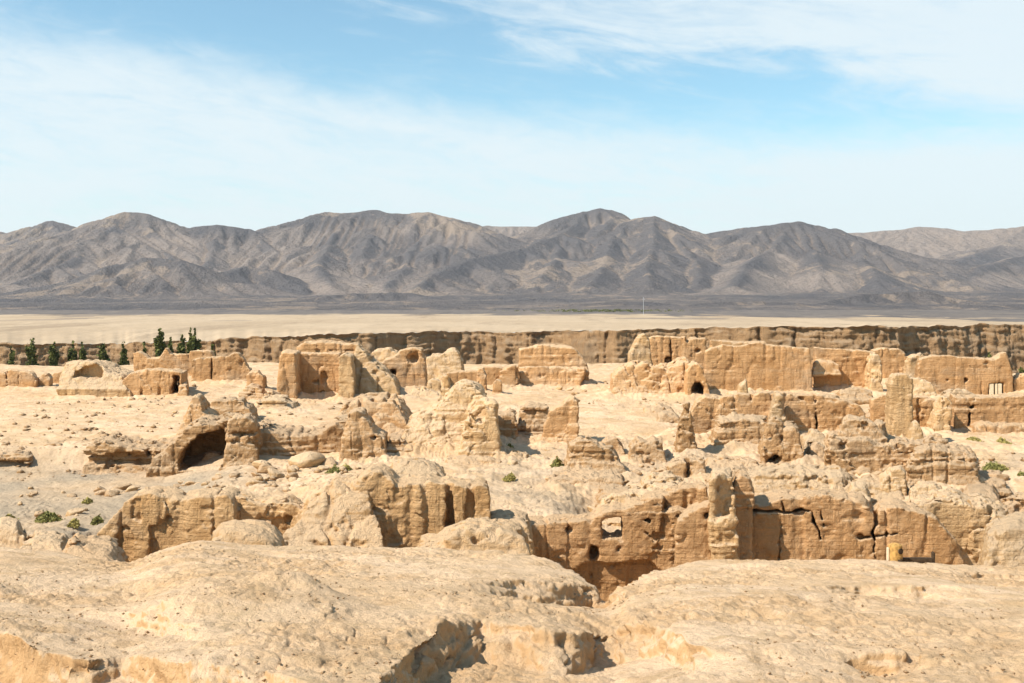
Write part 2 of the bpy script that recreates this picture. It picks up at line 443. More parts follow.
# ------------------------------------------------------------------ eroded earth bodies
SEED = [0]
def earth_mesh(name, prims, h=None, er=1.0, st=0.05, crumble=0.12, rill=0.07, base_drop=1.2, origin=None, shear=None):
    """union of extruded outlines, worn away by layered noise and meshed as one skin"""
    SEED[0] += 1; sd = SEED[0]*13.37
    Dm = min(p['D'] for p in prims)
    h = h or max(0.047, Dm/F*1.12)
    lo = np.array([1e9]*3); hi = -lo
    pr = []
    for p in prims:
        D = p['D']; T = p.get('T', 2.0); Tt = p.get('Tt', T*0.7); yaw = p.get('yaw', 0.0); sh = p.get('sh', 0.0)
        bs = [b for a, b in p['p']]; b0, b1 = max(bs), min(bs)
        # the visible crest is the far top edge, the foot is the near face
        W = np.array([(PX(a, D+(T-Tt)*.5*(b0-b)/(b0-b1)*.5), PZ(b, D+(0.0 if p.get('fp') else 0.42)*(T+Tt)*(b0-b)/(b0-b1))) for a, b in p['p']], f32)
        zb = W[:, 1].min(); zt = W[:, 1].max()
        W[W[:, 1] < zb+0.3, 1] -= p.get('drop', base_drop)
        xc = (W[:, 0].min()+W[:, 0].max())/2
        xs = abs(yaw)*(W[:, 0].max()-W[:, 0].min())/2
        mg = 0.5+h*2
        lo = np.minimum(lo, [W[:, 0].min()-mg-abs(sh)*T, D-xs-mg, W[:, 1].min()-h*2])
        hi = np.maximum(hi, [W[:, 0].max()+mg+abs(sh)*T, D+T+xs+mg, zt+mg])
        if p.get('apron', True): FOOT.append((float(W[:, 0].min()), float(W[:, 0].max()), D-xs, D+T+xs, float(zt-zb)))
        pr.append((D, T, Tt, yaw, sh, W, zb, zt, xc, p))
    if shear is None: shear = 0.9 if Dm < 57 else 0.5
    n = np.ceil((hi-lo)/h).astype(int)+1
    xs = (lo[0]+np.arange(n[0])*h).astype(f32); ys = (lo[1]+np.arange(n[1])*h).astype(f32); zs = (lo[2]+np.arange(n[2])*h).astype(f32)
    d = np.full(tuple(n), 9.0, f32)
    X2, Z2 = np.meshgrid(xs, zs, indexing='ij')
    Y = ys[None, :, None]
    for D, T, Tt, yaw, sh, W, zb, zt, xc, p in pr:
        k = p.get('r', min(0.10, T*0.1))
        # ragged crest line
        jx = 0.13*vn(X2*0.9+sd, Z2*0.3, 0.5)+0.10*vn(X2*2.7+sd, Z2*0.6, 3.5)+0.05*vn(X2*6.7+sd, Z2*2, 3.5)
        rag = p.get('rag', 1.0)*(0.6 if (zt-zb) < 1.5 else 1.0)
        if sh == 0:
            d2 = (poly_sdf(W, X2, Z2+jx*rag*sst(zb+0.2, zt, Z2)))[:, None, :]
        else:
            d2 = np.stack([poly_sdf(W, X2-sh*(yy-D), Z2+jx*rag*sst(zb+0.2, zt, Z2)) for yy in ys], 1)
        fr = np.clip((zs-zb)/max(zt-zb, 0.1), 0, 1)[None, None, :]
        th = T+(Tt-T)*fr**p.get('pw', 1.0)
        lean = p.get('lean', 0.5)
        yc = D+T/2+yaw*(xs-xc)[:, None, None]+(lean-0.5)*(T-th)
        flare = 0.22*np.exp(-np.maximum(zs-zb, 0)/0.35)[None, None, :]*p.get('flare', 1.0)
        dy = np.abs(Y-yc)-th/2-flare
        q = smax(d2-flare*0.7, dy, k)
        front = D+yaw*(xs-xc)[:, None, None]
        for c in p.get('cuts', ()):
            kind = c[0]
            if kind == 'poly':       # polygon opening, depth or None for right through
                C = np.array([(PX(a, D), PZ(b, D)) for a, b in c[1]], f32)
                e = poly_sdf(C, X2, Z2+jx*0.3)[:, None, :]
                if c[2] is not None: e = np.maximum(e, Y-(front+c[2]))
                q = smax(q, -e, 0.10)
            elif kind == 'ell':
                _, cx, cy, rx, ry, dep = c
                e = np.sqrt(((X2-PX(cx, D))/(rx*D/F))**2+((Z2-PZ(cy, D))/(ry*D/F))**2)
                e = (e[:, None, :]**2+((Y-front)/dep)**2)**0.5-1
                q = smax(q, -e*min(rx, ry)*D/F, 0.06)
            elif kind == 'crack':
                _, pts, w, dep = c
                e = np.full(X2.shape, 9.0, f32)
                for (a, b), (a2, b2) in zip(pts[:-1], pts[1:]):
                    p0 = np.array((PX(a, D), PZ(b, D))); p1 = np.array((PX(a2, D), PZ(b2, D)))
                    ex, ez = p1-p0; wx = X2+0.09*vn(Z2*3+sd, X2, 1.5)-p0[0]; wz = Z2+0.07*vn(X2*3+sd, Z2, 7.5)-p0[1]
                    t = np.clip((wx*ex+wz*ez)/(ex*ex+ez*ez+1e-9), 0, 1)
                    e = np.minimum(e, np.sqrt((wx-ex*t)**2+(wz-ez*t)**2))
                e = e-w*D/F*(1+0.6*vn(X2*2.2, Z2*2.2, sd))
                e = np.maximum(e[:, None, :], Y-(front+dep))
                q = np.maximum(q, -e)
        d = np.minimum(d, q)
    m = np.abs(d) < 0.75
    ii = np.argwhere(m)
    x = xs[ii[:, 0]]; y = ys[ii[:, 1]]; z = zs[ii[:, 2]]
    tall = max(q[7]-q[6] for q in pr); er = er*min(1.0, 0.45+tall/6)
    e = 0.15*er*vn(x*0.45+sd, y*0.45, z*0.45)+0.085*er*vn(x*1.3, y*1.3+sd, z*1.3)
    n3 = vn(x*2.9, y*2.9, z*2.9+sd); n6 = vn(x*6.7, y*6.7+sd, z*7.5)
    e += 0.06*er*n3+0.032*(0.6+0.4*er)*n6
    if h < 0.09: e += 0.018*vn(x*14+sd, y*14, z*15)
    # broken blocks: thin grooves along a noise level, two sizes
    w1 = vn(x*0.75+sd, y*0.75, z*0.95+3)+0.18*n3; w2 = vn(x*1.9, y*1.9+sd, z*2.3)+0.2*n6
    e += 0.10*er**1.7*np.maximum(1-np.abs(w1)/0.06, 0)+0.055*er**1.5*np.maximum(1-np.abs(w2)/0.10, 0)
    if st:
        # bedding: every layer stands a little in or out of its neighbours
        zz = z+0.16*vn(x*0.3, y*0.3, sd)+0.05*n3
        L1 = _P[7].ravel()[(np.floor(zz/0.27).astype(int)*37+SEED[0]*11) & 4095]; L2 = _P[9].ravel()[(np.floor(zz/0.115).astype(int)*53+SEED[0]*7) & 4095]
        k1 = np.clip(0.55+0.9*vn(x*0.35+9, y*0.35, z*0.5+sd), 0, 1)
        e += st*k1*(0.75*L1+0.45*L2)+st*0.6*vn(x*0.15, sd, zz*2.6)
    if rill:
        e += rill*(1.6*np.maximum(1-np.abs(vn(x*1.3+sd, y*1.3, z*0.25))/0.22, 0)-0.3)
    if crumble:
        c = np.maximum(vn(x*1.9, y*1.9+sd, z*2.4)+0.35*n6-0.25, 0)
        e += np.minimum(c*crumble*2.6, 0.4)*np.clip(0.5+vn(x*0.3+5, y*0.3, z*0.3+sd), 0, 1)
    e += 0.02
    d[m] += e
    V, Q = surf_nets(d, lo, h)
    if shear: V[:, 0] += (lo[0]+hi[0])/2/(Dm+1)*shear*(V[:, 1]-Dm)
    if origin is None:
        zb = min(q[6] for q in pr)
        origin = (float((V[:, 0].min()+V[:, 0].max())/2), float((V[:, 1].min()+V[:, 1].max())/2), float(zb))
    return mesh_np(name, V-np.array(origin, f32), Q), origin

def ruin(name, label, cat, prims, mat='wall', group=None, **k):
    if isinstance(prims, dict): prims = [prims]
    if name in ('boulder', 'earth_mound'): k.setdefault('st', .02)
    me, org = earth_mesh(name, prims, **k)
    return tag(link(name, me, M[mat], org), label, cat, group)

def part(parent, name, prims, mat='wall', label=None, **k):
    if isinstance(prims, dict): prims = [prims]
    me, org = earth_mesh(name, prims, origin=tuple(parent.location), **k)
    o = link(name, me, M[mat], (0, 0, 0), parent)
    if label: o['label'] = label
    return o

def empty(name, loc, label, cat, group=None):
    o = bpy.data.objects.new(name, None); COL.objects.link(o); o.location = loc
    o.empty_display_size = 0.5
    return tag(o, label, cat, group)
def P(p, D, T=2.0, Tt=None, **k):
    d = dict(p=p, D=D, T=T, **k)
    if Tt is not None: d['Tt'] = Tt
    return d
# ================================================================== FAR ROW, left
ruin('low_wall', 'low worn earth wall running off the left edge beside two rounded stubs', 'wall ruin',
     P([(-60, 392), (-60, 373), (-10, 371), (4, 372), (6.5, 376), (9, 371), (18, 369.5), (30, 371), (36, 377), (38, 391)], 106, 2.2, cuts=[('crack', [(6, 368), (7, 392)], 1.2, 1.2)]))
ruin('wall_stub', 'small rounded earth stub, the left one of a close pair', 'wall stub', P([(38, 390), (37.5, 378), (41, 373), (47, 372.5), (50, 378), (50, 390)], 107, 2))
ruin('wall_stub', 'flat-topped earth stub between its rounded twin and a pale whale-backed mound', 'wall stub', P([(49.5, 388), (49.5, 375), (54, 371.5), (62, 371.5), (64, 388)], 110, 2))
ruin('earth_mound', 'pale whale-backed mound with an orange scooped face at far left', 'mound',
     P([(58, 389), (61, 373), (64, 362), (75, 359), (90, 359.5), (100, 364), (110, 371), (122, 377), (134, 389)], 97, 9, 5, mid=False, cuts=[('poly', [(70, 379), (72, 372), (82, 367), (96, 366), (101, 379)], 2.2)]), 'pale', crumble=.05)
_h = empty('ruined_house', (PX(180, 100), 100, GZ), 'roofless earth house with a black doorway and a notched rear wall', 'ruined house')
part(_h, 'front_wall', P([(113, 401), (117, 389), (124, 377), (130, 371), (140, 368), (155, 366.5), (170, 368), (182, 371), (183, 401)], 97, 4.5, 3.5,
     cuts=[('poly', [(171.5, 396), (171, 388), (173, 381), (172, 376), (178.5, 376), (178.5, 396)], 4.0), ('crack', [(141, 376), (141, 398)], .35, .3), ('crack', [(159, 378), (159, 396)], .35, .3)], rag=.5), er=.6, crumble=.06)
part(_h, 'side_wall', P([(179, 400), (179, 379), (183, 377), (188, 377), (189.5, 400)], 96.3, 12, 11.5, sh=-.16, rag=.6), er=.7)
part(_h, 'rear_wall', P([(133, 378), (133, 353), (138, 351.5), (143, 354), (150, 357.5), (158, 356.5), (162, 352), (166, 347), (170, 353), (186, 353.5), (188, 354), (189.5, 350.5), (196, 349.5), (212, 350), (214, 356), (214, 378)], 118, 2.2, rag=.5), er=.6)
part(_h, 'right_wall', P([(191, 385), (191, 359), (197, 357.5), (228, 356), (232, 353), (237, 352), (242, 356), (248, 364), (252, 372), (253, 385)], 111, 2.2, cuts=[('crack', [(211.5, 356), (211.5, 384)], .7, 1.0)], rag=.5), er=.6)
ruin('earth_pillar', 'squat earth pillar at the right end of the roofless house', 'pillar', P([(246, 392), (247, 375), (250, 369.5), (258, 370), (263, 376), (265, 392)], 103, 2.2))
ruin('earth_mound', 'dome of layered earth right of the cave, below the roofless house', 'mound',
     P([(196, 434), (202, 420), (206, 408), (215, 402), (228, 400), (240, 401), (248, 408), (254, 420), (260, 434)], 76, 4.5, 2.5, fp=True, apron=False), 'strata', st=.12)
ruin('earth_spire', 'stubby earth spire standing on the cave roof', 'spire', P([(172, 436), (182, 420), (186, 413), (190, 402), (193, 396), (198, 396.5), (201, 403), (203, 412), (212, 420), (226, 436)], 66.5, 4.0, 2.0, fp=True))
_c = empty('cave_dwelling', (PX(205, 61), 61, -8.9), 'collapsed cave with a wide black mouth under a thin earth roof', 'cave ruin')
part(_c, 'cave_body', P([(146, 472), (152, 458), (164, 450), (176, 441), (185, 431), (196, 426), (208, 424), (222, 421), (232, 422), (233, 470)], 60, 4.2, 3.6, fp=True, apron=False,
     cuts=[('poly', [(179, 470), (182, 452), (188, 443), (197, 437), (210, 433), (220, 431), (225.5, 435), (226, 470)], 3.4)]), 'strata', st=.14)
part(_c, 'fallen_block', P([(199, 468), (203, 457), (210, 452), (220, 453), (224, 468)], 61.5, 2.0, 1.0), 'strata')
ruin('earth_tower', 'square tower of layered earth right of the cave mouth, split by a level crack', 'tower ruin',
     P([(226, 467), (225.5, 440), (227, 424), (234, 418), (247, 419), (256, 427), (257, 467)], 58.3, 3.2, yaw=.25, fp=True, apron=False, cuts=[('crack', [(222, 435.5), (258, 434.5)], .9, .9)]), 'strata', st=.07)
ruin('layered_wall', 'shaded layered wall with a burrow hole at its foot, right of the square tower', 'wall ruin',
     P([(256, 466), (256, 431), (262, 427), (275, 431), (300, 436), (318, 435.5), (330, 429), (346, 425), (347, 466)], 61, 5, yaw=.32, fp=True, apron=False, cuts=[('ell', 327, 459, 5.5, 4.5, 1.8), ('poly', [(262, 440), (345, 444), (345, 447), (262, 446)], .35)]), 'strata', st=.2)
ruin('earth_peak', 'pointed earth block on a cracked layered base beside the burrow wall', 'wall ruin',
     P([(342, 465), (341, 440), (344, 422), (348, 409), (356, 404.5), (363, 408), (370, 420), (376, 431), (384, 438), (387, 465)], 58.3, 4, 2.4, mid=False, yaw=.22, cuts=[('crack', [(336, 438), (362, 439), (388, 439)], .8, 1.0), ('crack', [(381.5, 436), (382, 465)], .9, 1.2)]), 'strata', st=.10)
ruin('layered_ledge', 'stepped ledge of thin layers at the foot of the pointed block', 'ledge', P([(384, 466), (384, 443), (388, 435), (398, 434), (409, 440), (414, 452), (418, 466)], 59.5, 5, 4), 'strata', st=.2)
ruin('layered_ledge', 'low stepped ledge before the left foot of the tall square-cornered house', 'ledge', P([(246, 418), (251, 402), (258, 398), (275, 396.5), (286, 399), (291, 408), (300, 418)], 82, 7, 5), 'pale', st=.16)
# ================================================================== centre, tall house
_h = empty('ruined_house', (PX(320, 94), 94, GZ), 'tall square-cornered house ruin with one broad open room facing out', 'ruined house')
part(_h, 'left_wall', P([(277, 406), (278, 353), (282, 350), (293, 351), (296, 353), (298, 406)], 92, 5, 4.6, rag=.4), er=.6)
part(_h, 'rear_wall', P([(290, 406), (290, 353), (300, 352), (340, 352), (344, 406)], 95.5, 3, 2.8, rag=.4, cuts=[('ell', 324, 378, 3, 7, .5), ('ell', 314, 382, 3, 1.6, .4), ('ell', 322, 394, 3, 3, .4)]), er=.5, crumble=.05)
part(_h, 'right_wall', P([(337.5, 405), (338, 355), (344, 352), (351, 355), (354, 380), (353, 405)], 92.3, 6, 5.5, rag=.5), 'pale', er=.7)
part(_h, 'upper_floor', P([(294, 362), (296, 346), (303, 341), (318, 340), (335, 341), (345, 343), (357, 342), (362, 348), (366, 364)], 98.5, 4.5, 4, rag=.5), er=.7)
part(_h, 'collapsed_bank', P([(346, 405), (352, 356), (357, 344), (364, 350), (372, 360), (385, 371), (393, 379), (398, 392), (408, 405)], 94.5, 9, 3.5, mid=False), 'pale', rill=.2)
ruin('earth_mound', 'rounded earth shoulder with dark gullied right side before the tall house', 'mound',
     P([(334, 440), (338, 412), (345, 402), (360, 396), (378, 394), (392, 396), (399, 403), (405, 416), (412, 430), (418, 440)], 68, 9, 5, mid=False), 'wall', rill=.22)
ruin('niche_wall', 'thick wall with one round niche high on its face', 'wall ruin',
     P([(374, 394), (376, 366), (384, 359), (393, 354.5), (400, 349), (413, 347), (422, 347.5), (425, 360), (427, 380), (429, 394)], 103, 3.2, 2.4, mid=False,
       cuts=[('ell', 413, 358.5, 5.6, 5.6, 1.3), ('ell', 392.5, 373, 4, 5, 1.5)], rag=.6), er=.7)
ruin('boulder', 'smooth rock swell behind the niche wall', 'boulder', P([(368, 375), (371, 352), (378, 348.5), (390, 348), (398, 353), (402, 372)], 112, 5, 2), 'pale')
ruin('earth_mass', 'lumpy rock-like ruin right of the round niche', 'mound', P([(424, 382), (425, 358), (431, 354), (442, 353.5), (447, 349), (455, 347.5), (459, 352), (463, 362), (466, 382)], 111, 6, 2.5, mid=False), 'pale', crumble=.3)
ruin('low_wall', 'long low wall with a dipping crest right of the niche wall', 'wall ruin', P([(444, 390), (447, 373), (452, 372), (460, 370), (476, 370), (486, 365.5), (500, 366), (510, 367), (519, 365), (519, 388), (480, 390)], 107, 1.8, rag=.4), er=.6)
ruin('standing_stone', 'leaning upright earth slab in front of the long low wall', 'pillar', P([(436, 409), (439, 398), (440, 382), (443, 373.5), (448, 373), (451, 381), (450, 391), (447, 402), (443, 409)], 89, 2.2, 1.4, mid=False), 'pale')
ruin('boulder', 'angular boulder at the left foot of the leaning slab', 'boulder', P([(424, 393), (427, 382), (433, 377.5), (440, 381), (441, 393)], 100, 2.4, 1.5), 'pale')
ruin('earth_pillar', 'thin round-headed pillar rising before the long low wall', 'pillar', P([(475.5, 393), (476, 371), (479, 366), (484, 366.5), (486.5, 374), (487, 393)], 100, 1.5))
ruin('earth_pillar', 'short square post of earth right of the thin round-headed pillar', 'pillar', P([(493, 395), (494.5, 382), (497, 379), (501, 380), (502, 395)], 99, 1.2))
ruin('earth_mound', 'great pale sloping mound with a deep niche cut in its right end', 'mound',
     [P([(398, 459), (401, 434), (408, 421), (424, 412), (438, 404), (450, 391), (457, 383), (464, 381), (476, 385), (486, 398), (494, 420), (497, 440), (500, 459)], 60, 9, 3, mid=False, pw=.8),
      P([(462, 459), (463, 430), (468, 411), (476, 402), (487, 400), (496, 402), (499.5, 430), (501, 459)], 58.8, 4, 3, cuts=[('poly', [(471, 426), (471, 414), (475, 408), (482, 408), (484.5, 415), (483, 425)], 1.4)])], 'pale', st=.06, rill=.12)
ruin('low_wall', 'blocky two-storey wall with a sloping right shoulder behind the open court', 'wall ruin',
     [P([(517.5, 372), (518, 349), (530, 346), (537, 344), (560, 344.5), (572, 346), (580, 354), (587, 366), (587, 372)], 111, 3, rag=.3),
      P([(519, 388), (519, 367), (560, 366), (586, 367), (585, 376), (570, 388)], 108.3, 3, rag=.3, cuts=[('crack', [(540.5, 364), (540.5, 388)], .6, .8)])], er=.6)
ruin('low_wall', 'low dipping wall butting the left side of the blocky two-storey wall', 'wall ruin', P([(499, 388), (499, 371), (507, 366.5), (517, 364), (518.5, 388)], 106.5, 1.8, rag=.3))
ruin('wall_stub', 'shaded flat-faced block with a black side crack by the green shrub', 'wall stub', P([(495, 444), (496, 412), (507, 410), (516.5, 411), (517, 444)], 67, 4), 'strata', st=.1)
ruin('layered_wall', 'layered crumbling wall between the flat-faced block and the pointed fin', 'wall ruin', P([(519, 442), (519, 409), (528, 404), (546, 405), (556, 425), (557, 442)], 69, 5, 3.5, mid=False), 'strata', st=.2)
ruin('wall_fin', 'pointed fin of wall throwing a shadow to its right in the open court', 'wall ruin', P([(542, 443), (546, 424), (552, 410), (561, 403), (568, 397.5), (573, 396), (577, 400), (577, 425), (575, 443)], 65.5, 2.6, 1.6, mid=False, yaw=-.15), 'wall')
# ================================================================== centre right, arch complex
ruin('earth_mound', 'bumpy low mound left of the small black archway', 'mound', P([(611, 397), (613, 378), (621, 367), (632, 362), (648, 363), (658, 367), (672, 364.5), (682, 359), (689, 358), (695, 364), (697, 397)], 97, 8, 5, mid=False), 'wall', rill=.2, crumble=.25)
ruin('earth_spire', 'pale pinnacle left of the tall orange wall panels', 'spire', P([(628, 370), (631, 353), (636, 342), (639, 335), (644, 332.5), (650, 338), (651.5, 352), (653, 370)], 107, 3, 1.6, mid=False), 'pale')
ruin('earth_wall', 'orange wall panel with a small dark gap at its foot beside the pinnacle', 'wall ruin', P([(648, 372), (648, 336.5), (656, 335), (672, 336), (684, 337), (684, 372)], 113, 2.4, rag=.3, cuts=[('ell', 668, 361, 3.4, 4.5, 2.0), ('crack', [(671, 338), (670, 372)], .6, .8)]), er=.6)
ruin('earth_wall', 'stepped orange wall panel directly above the small black archway', 'wall ruin', P([(682, 372), (682, 337), (686, 336), (687, 341), (692, 337.5), (706, 338), (708, 372)], 108, 2.6, rag=.3, cuts=[('ell', 698, 351, 4, 3, .8)]), er=.7)
_a = empty('arched_ruin', (PX(698, 97), 97, GZ), 'small hut ruin with a black arched doorway at the left end of the long wall', 'ruined hut')
part(_a, 'hut_body', P([(685, 401), (686.5, 372), (690, 364), (697, 360.5), (703, 366), (708, 381), (713, 401)], 95, 5, 4,
     cuts=[('poly', [(692.3, 397.5), (692, 388), (695, 384), (701, 383.5), (704.3, 388), (704, 397.5)], 4.2)], rag=.4), er=.6)
ruin('long_wall', 'long smooth wall of the back row from the archway to the recessed panel', 'wall ruin',
     [P([(704, 396), (705, 351), (711, 347), (722, 344), (742, 345), (757, 342), (775, 344), (800, 346.5), (811, 347), (813, 396)], 100.5, 2.3, rag=.3, cuts=[('ell', 756, 358, 1.4, 1.4, .5), ('ell', 718, 363, 1.2, 1.6, .5)]),
      P([(706, 352), (707, 340), (716, 339.5), (735, 342), (762, 341), (770, 352)], 104, 2.4, rag=.3)], er=.5, st=.05, crumble=.06)
ruin('earth_wall', 'recessed wall panel with a jutting ledge block near its top', 'wall ruin',
     [P([(812, 395), (813, 347), (840, 348), (860, 350), (874, 352), (875, 395)], 103, 2.4, rag=.3),
      P([(814.5, 374), (814.5, 361), (822, 360), (834, 361), (840, 365), (840, 374)], 101.8, 2.5, rag=.2, drop=0, apron=False)], er=.5)
ruin('earth_pillar', 'pale buttress at the right end of the recessed panel', 'pillar', P([(870.5, 395), (871, 358), (874, 352), (879, 352), (882, 358), (882, 384), (881, 395)], 99.5, 4.5), 'pale')
ruin('earth_wall', 'shaded rear wall behind the pale buttress', 'wall ruin', P([(873, 385), (873, 350), (885, 347), (900, 347), (908, 351), (912, 385)], 112, 2.5, rag=.4), er=.7)
ruin('wall_stub', 'pale stub joining the shaded rear wall to the wall with the barred window', 'wall stub', P([(907, 388), (909, 356), (914, 353), (924, 353), (926, 388)], 107, 2.6), 'pale')
ruin('earth_mound', 'heap of fallen pale earth behind the tall white pillar', 'mound', P([(893, 402), (898, 388), (907, 377), (918, 376), (931, 382), (937, 392), (940, 402)], 93, 4, 2), 'pale', crumble=.3)
_w = empty('window_wall', (PX(965, 101), 101, GZ), 'wall with a small barred window and a turret knob at its right end', 'wall ruin')
part(_w, 'wall', P([(917, 398), (918, 368), (921, 358), (932, 354.5), (950, 354.5), (965, 356.5), (985, 358.5), (996, 358), (1000, 352.5), (1008, 350.5), (1010, 357), (1013, 372), (1017, 398)], 100.8, 2.4, apron=False, rag=.25,
     cuts=[('ell', 948, 380, 1.6, 1.5, .6), ('ell', 967, 380, 1.5, 1.4, .6), ('ell', 987, 363, 1.8, 1.6, .6), ('crack', [(982, 362), (982, 394)], .4, .25),
           ('poly', [(989, 395), (989, 383.5), (1003.5, 383.5), (1003.5, 395)], 1.6)]), er=.45, crumble=.05)
ruin('low_wall', 'rounded low wall running off the right edge beside the turret knob', 'wall ruin', P([(1013, 398), (1014, 379), (1019, 375), (1030, 373), (1075, 376), (1075, 398)], 101, 2.4))
# ================================================================== middle row, right
ruin('earth_pillar', 'thick pale pilaster on the face of the cracked middle wall', 'pillar', P([(772.5, 418), (773, 395), (776, 391), (781, 391), (783.5, 396), (784, 418)], 66.6, 1.6), 'pale')
ruin('long_wall', 'long cracked middle wall behind the round-topped stump', 'wall ruin',
     P([(688, 442), (692, 414), (697, 400), (705, 394), (720, 396), (740, 392.5), (773, 392), (800, 393), (830, 394.5), (846, 397.5), (858, 403), (866, 412), (868, 442)], 68, 2.2, rag=.3, yaw=.06,
       cuts=[('crack', [(752, 390), (751, 412)], .8, .9), ('crack', [(816, 391), (818, 416), (817, 440)], 1.0, 1.4), ('ell', 802, 399, 1.8, 1.2, .4)]), er=.6, st=.06)
ruin('wall_fin', 'small sunlit fin standing behind the crest of the cracked middle wall', 'wall ruin', P([(733, 398), (739, 389), (744, 380), (748, 376.5), (750, 398)], 80, 1.5), 'pale')
ruin('layered_wall', 'heavily layered block in front of the cracked middle wall, black at its foot', 'wall ruin',
     P([(709, 455), (713, 443), (717, 424), (722, 415.5), (740, 414), (762, 418), (782, 426), (800, 440), (804, 455)], 62.7, 4, 3, mid=False, yaw=.15), 'strata', st=.22)
ruin('earth_spire', 'ragged dark spire of crumbling earth left of the cracked middle wall', 'spire', P([(674, 461), (677, 440), (680, 415), (683, 403), (687, 399), (691, 401), (693.5, 420), (697, 440), (699, 461)], 60.3, 2.4, 1.2, mid=False), 'strata', crumble=.3)
ruin('earth_wall', 'smooth wall with two square shoulders behind the white pillar', 'wall ruin', P([(872, 430), (872, 398), (880, 394.5), (895, 393.5), (912, 396), (930, 395.5), (939, 400), (939, 430)], 71.5, 2, rag=.3, cuts=[('ell', 884, 407, 1.4, 1.3, .4), ('crack', [(920, 396), (919, 430)], .4, .5)]), er=.6)
ruin('earth_pillar', 'tall white pillar with a rounded head, tallest upright on the right', 'pillar', P([(885, 444), (889, 430), (890, 400), (891, 381), (896, 373.5), (906, 372.5), (913, 379), (913, 410), (914, 430), (921, 444)], 64, 2.0, 1.7, mid=False, rag=.2, r=.3, yaw=-.3), 'pale', er=.35, crumble=.05)
ruin('earth_spire', 'little cone of pale earth at the right foot of the white pillar', 'spire', P([(907, 446), (911, 429), (914, 420.5), (919, 419), (923, 428), (929, 446)], 60, 1.6, .8, mid=False), 'pale')
ruin('earth_pillar', 'tapering pale buttress at the left end of the rightmost middle wall', 'pillar', P([(928, 436), (933, 424), (938, 406), (942, 395), (947, 394), (950, 400), (950, 436)], 69, 2.2), 'pale')
ruin('long_wall', 'rightmost middle wall with a slanting crack, running off the right edge', 'wall ruin',
     [P([(948, 437), (948, 395), (975, 396.5), (1000, 394.5), (1090, 390), (1100, 437)], 71, 2.2, rag=.3, cuts=[('crack', [(970, 398), (966, 410), (963, 426)], .6, .8)]),
      P([(972, 440), (975, 426), (984, 421), (1010, 423), (1090, 420), (1095, 440)], 69.3, 2.0, rag=.4)], er=.6, st=.06)
ruin('earth_mass', 'broad crumbling block with a notched crest in the right middle', 'wall ruin',
     [P([(822, 478), (824.5, 450), (826, 434), (831, 430), (845, 433), (862, 432), (878, 438), (900, 437), (914, 440), (930, 442), (940, 452), (946, 478)], 52.5, 4, 3, mid=False),
      P([(829, 440), (832, 419), (838, 414.5), (848, 416), (862, 419), (877, 421), (879, 440)], 54, 2.2, 1.6, mid=False)], 'strata', st=.10, crumble=.3)
ruin('wall_stub', 'small holed hump on top of the broad crumbling block', 'wall stub', P([(922, 448), (926, 440), (932, 434), (940, 434), (945, 440), (946, 450)], 53, 1.8, cuts=[('ell', 936, 440, 2, 1.4, .5)]), 'strata', crumble=.3)
ruin('layered_wall', 'layered slab-sided block with a shelf running off to its right', 'wall ruin',
     [P([(903, 490), (908, 464), (912, 448), (920, 444.5), (945, 441.5), (964, 443), (974, 449), (977, 466), (984, 490)], 50, 4, 3, mid=False, cuts=[('crack', [(906, 463), (978, 461)], .5, .5), ('ell', 938, 448, 3, 2, .4)]),
      P([(970, 492), (976, 475), (1000, 473.5), (1012, 478), (1026, 492)], 50.2, 4, 3, mid=False)], 'strata', st=.14)
ruin('wall_stub', 'round-topped double stump with a burrow at its foot', 'wall stub',
     P([(756, 471), (761, 445), (765, 433), (768, 421), (773, 415.5), (780, 418), (783, 425), (792, 424), (798, 430), (801, 447), (807, 471)], 56, 4, 2.4, mid=False, cuts=[('ell', 776, 460, 4.5, 4, 1.4)]), 'strata', crumble=.25)
ruin('earth_bench', 'low crumbling bench behind the left half of the cracked front wall', 'ledge', P([(742, 494), (747, 472), (764, 467), (800, 465), (820, 468), (842, 467), (852, 480), (862, 494)], 48.3, 4, 3, mid=False), 'pale', crumble=.35)
# ================================================================== front row, right
ruin('front_wall', 'big front wall crossed by long black cracks', 'wall ruin',
     P([(738, 585), (738, 499), (745, 496.5), (765, 497), (782, 492.5), (800, 490), (825, 488), (855, 492), (866, 497), (874, 508), (880, 503), (893, 500), (915, 505), (935, 513), (945, 525), (958, 540), (966, 560), (972, 585)], 42, 2.6, 1.9, mid=False, rag=.35,
       cuts=[('crack', [(738, 512), (764, 512.5), (782, 514), (812, 513), (814, 524), (820, 532), (820, 540)], .75, 1.3), ('crack', [(781, 502), (783, 511)], .8, 1.2), ('crack', [(825, 486), (822, 510), (823, 528)], .4, .7),
             ('crack', [(880, 500), (878, 520), (874, 538), (877, 562)], .75, 1.4), ('crack', [(860, 539), (900, 536)], .4, .5), ('crack', [(781, 518), (779, 560)], .4, .3), ('ell', 862, 538, 3, 2, .3)]), er=.42, st=.035, crumble=.08, base_drop=1)
ruin('earth_mass', 'sunlit ragged mass closing the right end of the cracked front wall', 'wall ruin',
     P([(895, 590), (898, 510), (915, 497), (930, 492), (945, 491), (957, 493), (966, 499), (988, 503), (1006, 512), (1015, 590)], 42.9, 4, 2.8, mid=False), 'pale', crumble=.3, rill=.2)
ruin('boulder', 'pale boulder perched on the crest of the cracked front wall', 'boulder', P([(840, 498), (844, 489), (852, 484), (864, 485), (872, 492), (874, 500)], 44.8, 2, 1.2), 'pale')
ruin('boulder', 'wide pale boulder above the sunlit ragged mass', 'boulder', P([(905, 505), (910, 489), (918, 482), (932, 482), (942, 488), (946, 505)], 46.5, 2.4, 1.4), 'pale', crumble=.3)
